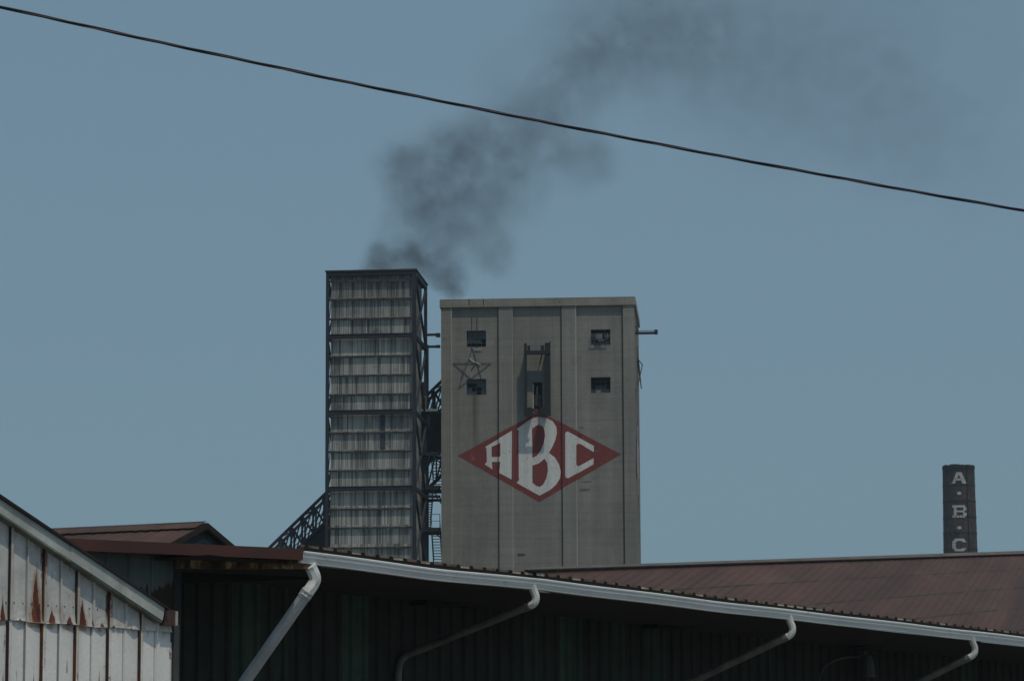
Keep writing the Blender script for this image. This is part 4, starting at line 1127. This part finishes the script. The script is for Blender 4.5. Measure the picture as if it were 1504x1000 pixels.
# ================================================================== SMOKE
YS = 266.0; SCL = FPX/YS
blobs = [ # px, py, radius px, strength
 (562, 384, 28, 1.0), (548, 398, 22, .6), (592, 378, 30, .75), (628, 380, 30, .62), (650, 388, 30, .85), (664, 408, 24, .95), (668, 424, 14, .6), (610, 400, 26, .5),
 (600, 345, 44, .46), (645, 345, 46, .50), (605, 300, 46, .52), (585, 258, 38, .36), (578, 236, 30, .32), (612, 235, 42, .42), (650, 300, 52, .50), (645, 255, 54, .48), (655, 215, 44, .45), (695, 205, 50, .50), (740, 208, 50, .48),
 (700, 260, 58, .50), (695, 315, 54, .46), (715, 355, 44, .38), (735, 378, 30, .26), (750, 285, 54, .40), (790, 220, 58, .46), (848, 228, 50, .42), (885, 238, 34, .25), (765, 170, 54, .36), (815, 150, 60, .40), (860, 115, 64, .38), (905, 80, 70, .34), (950, 45, 80, .30), (900, 10, 95, .26), (835, 60, 66, .28), (740, 110, 60, .14),
 (1030, 25, 100, .36), (1000, 100, 95, .26), (1110, 60, 115, .27), (1120, 160, 110, .20), (1230, 120, 125, .22), (1310, 190, 105, .24), (1250, 10, 135, .20), (1410, 80, 135, .16), (1420, 230, 95, .12)]
pt0 = at(640, 400, YS)
smo = None
bm = bmesh.new()
C = []
for i, (px, py, r_, s_) in enumerate(blobs):
    p = at(px, py, YS+random.uniform(-1.0, 1.0)); rw = r_/SCL*1.35; C.append((p, rw, s_))
    mm = Matrix.Translation(p) @ Matrix.Diagonal((rw*1.15, rw*1.1, rw*1.15, 1))
    bmesh.ops.create_icosphere(bm, subdivisions=3, radius=1, matrix=mm)
me = bpy.data.meshes.new('smoke_src'); bm.to_mesh(me); bm.free()
tmp = bpy.data.objects.new('smoke_src', me); col.objects.link(tmp)
rmod = tmp.modifiers.new('r', 'REMESH'); rmod.mode = 'VOXEL'; rmod.voxel_size = .7
dg = bpy.context.evaluated_depsgraph_get(); dg.update()
me2 = bpy.data.meshes.new_from_object(tmp.evaluated_get(dg)); bpy.data.objects.remove(tmp)
me2.materials.clear()
sm = bpy.data.materials.new('dark_smoke'); sm.use_nodes = True; nt = sm.node_tree; nt.nodes.clear()
t = NT.__new__(NT); t.m = sm; t.t = nt; t._sep = None
t.out = t.n('ShaderNodeOutputMaterial'); t.tc = t.n('ShaderNodeTexCoord').outputs['Object']
def vn(scale, det, amp):
    nn = t.n('ShaderNodeTexNoise'); t.L(t.tc, nn.inputs['Vector']); nn.inputs['Scale'].default_value = scale; nn.inputs['Detail'].default_value = det; nn.inputs['Roughness'].default_value = .7
    a = t.n('ShaderNodeVectorMath', operation='SUBTRACT'); t.L(nn.outputs['Color'], a.inputs[0]); a.inputs[1].default_value = (.5, .5, .5)
    m_ = t.n('ShaderNodeVectorMath', operation='SCALE'); t.L(a.outputs[0], m_.inputs[0]); m_.inputs['Scale'].default_value = amp; return m_.outputs[0]
ad = t.n('ShaderNodeVectorMath', operation='ADD'); t.L(t.tc, ad.inputs[0]); t.L(vn(.30, 5, 3.4), ad.inputs[1])
P = ad.outputs[0]; tot = None
for (p, rw, s_) in C:
    dn_ = t.n('ShaderNodeVectorMath', operation='DISTANCE'); t.L(P, dn_.inputs[0]); dn_.inputs[1].default_value = tuple(p)
    v = t.ramp(dn_.outputs['Value'], rw*1.05, rw*.30, 0, s_/(2*rw))
    tot = v if tot is None else t.math('ADD', tot, v)
nn = t.n('ShaderNodeTexNoise'); t.L(P, nn.inputs['Vector']); nn.inputs['Scale'].default_value = .50; nn.inputs['Detail'].default_value = 5; nn.inputs['Roughness'].default_value = .62
dens = t.math('MULTIPLY', t.math('MULTIPLY', tot, t.ramp(nn.outputs[0], .34, .66, .35, 1.65)), .88)
pv = t.n('ShaderNodeVolumePrincipled'); t.put(pv.inputs['Color'], (.16, .15, .15)); t.L(dens, pv.inputs['Density'])
t.L(pv.outputs[0], t.out.inputs['Volume'])
sm.cycles.volume_step_rate = .12 if hasattr(sm.cycles, 'volume_step_rate') else 1
me2.materials.append(sm)
smo = bpy.data.objects.new('smoke', me2); col.objects.link(smo)
tag(smo, 'dark grey smoke plume drifting up and to the right above the clad tower', 'smoke', kind='stuff')

# ================================================================== HAZE
hzm = bpy.data.materials.new('haze_air'); hzm.use_nodes = True; nt = hzm.node_tree; nt.nodes.clear()
ho = nt.nodes.new('ShaderNodeOutputMaterial'); hv = nt.nodes.new('ShaderNodeVolumePrincipled')
hv.inputs['Color'].default_value = (.70, .88, 1.0, 1); hv.inputs['Density'].default_value = .00017; hv.inputs['Anisotropy'].default_value = .0
nt.links.new(hv.outputs[0], ho.inputs['Volume'])
b = MB(); b.box(-160, 260, -40, 560, -1, 110)
hz_o = b.build('haze', hzm); tag(hz_o, 'pale summer haze in the air', 'haze', kind='stuff')
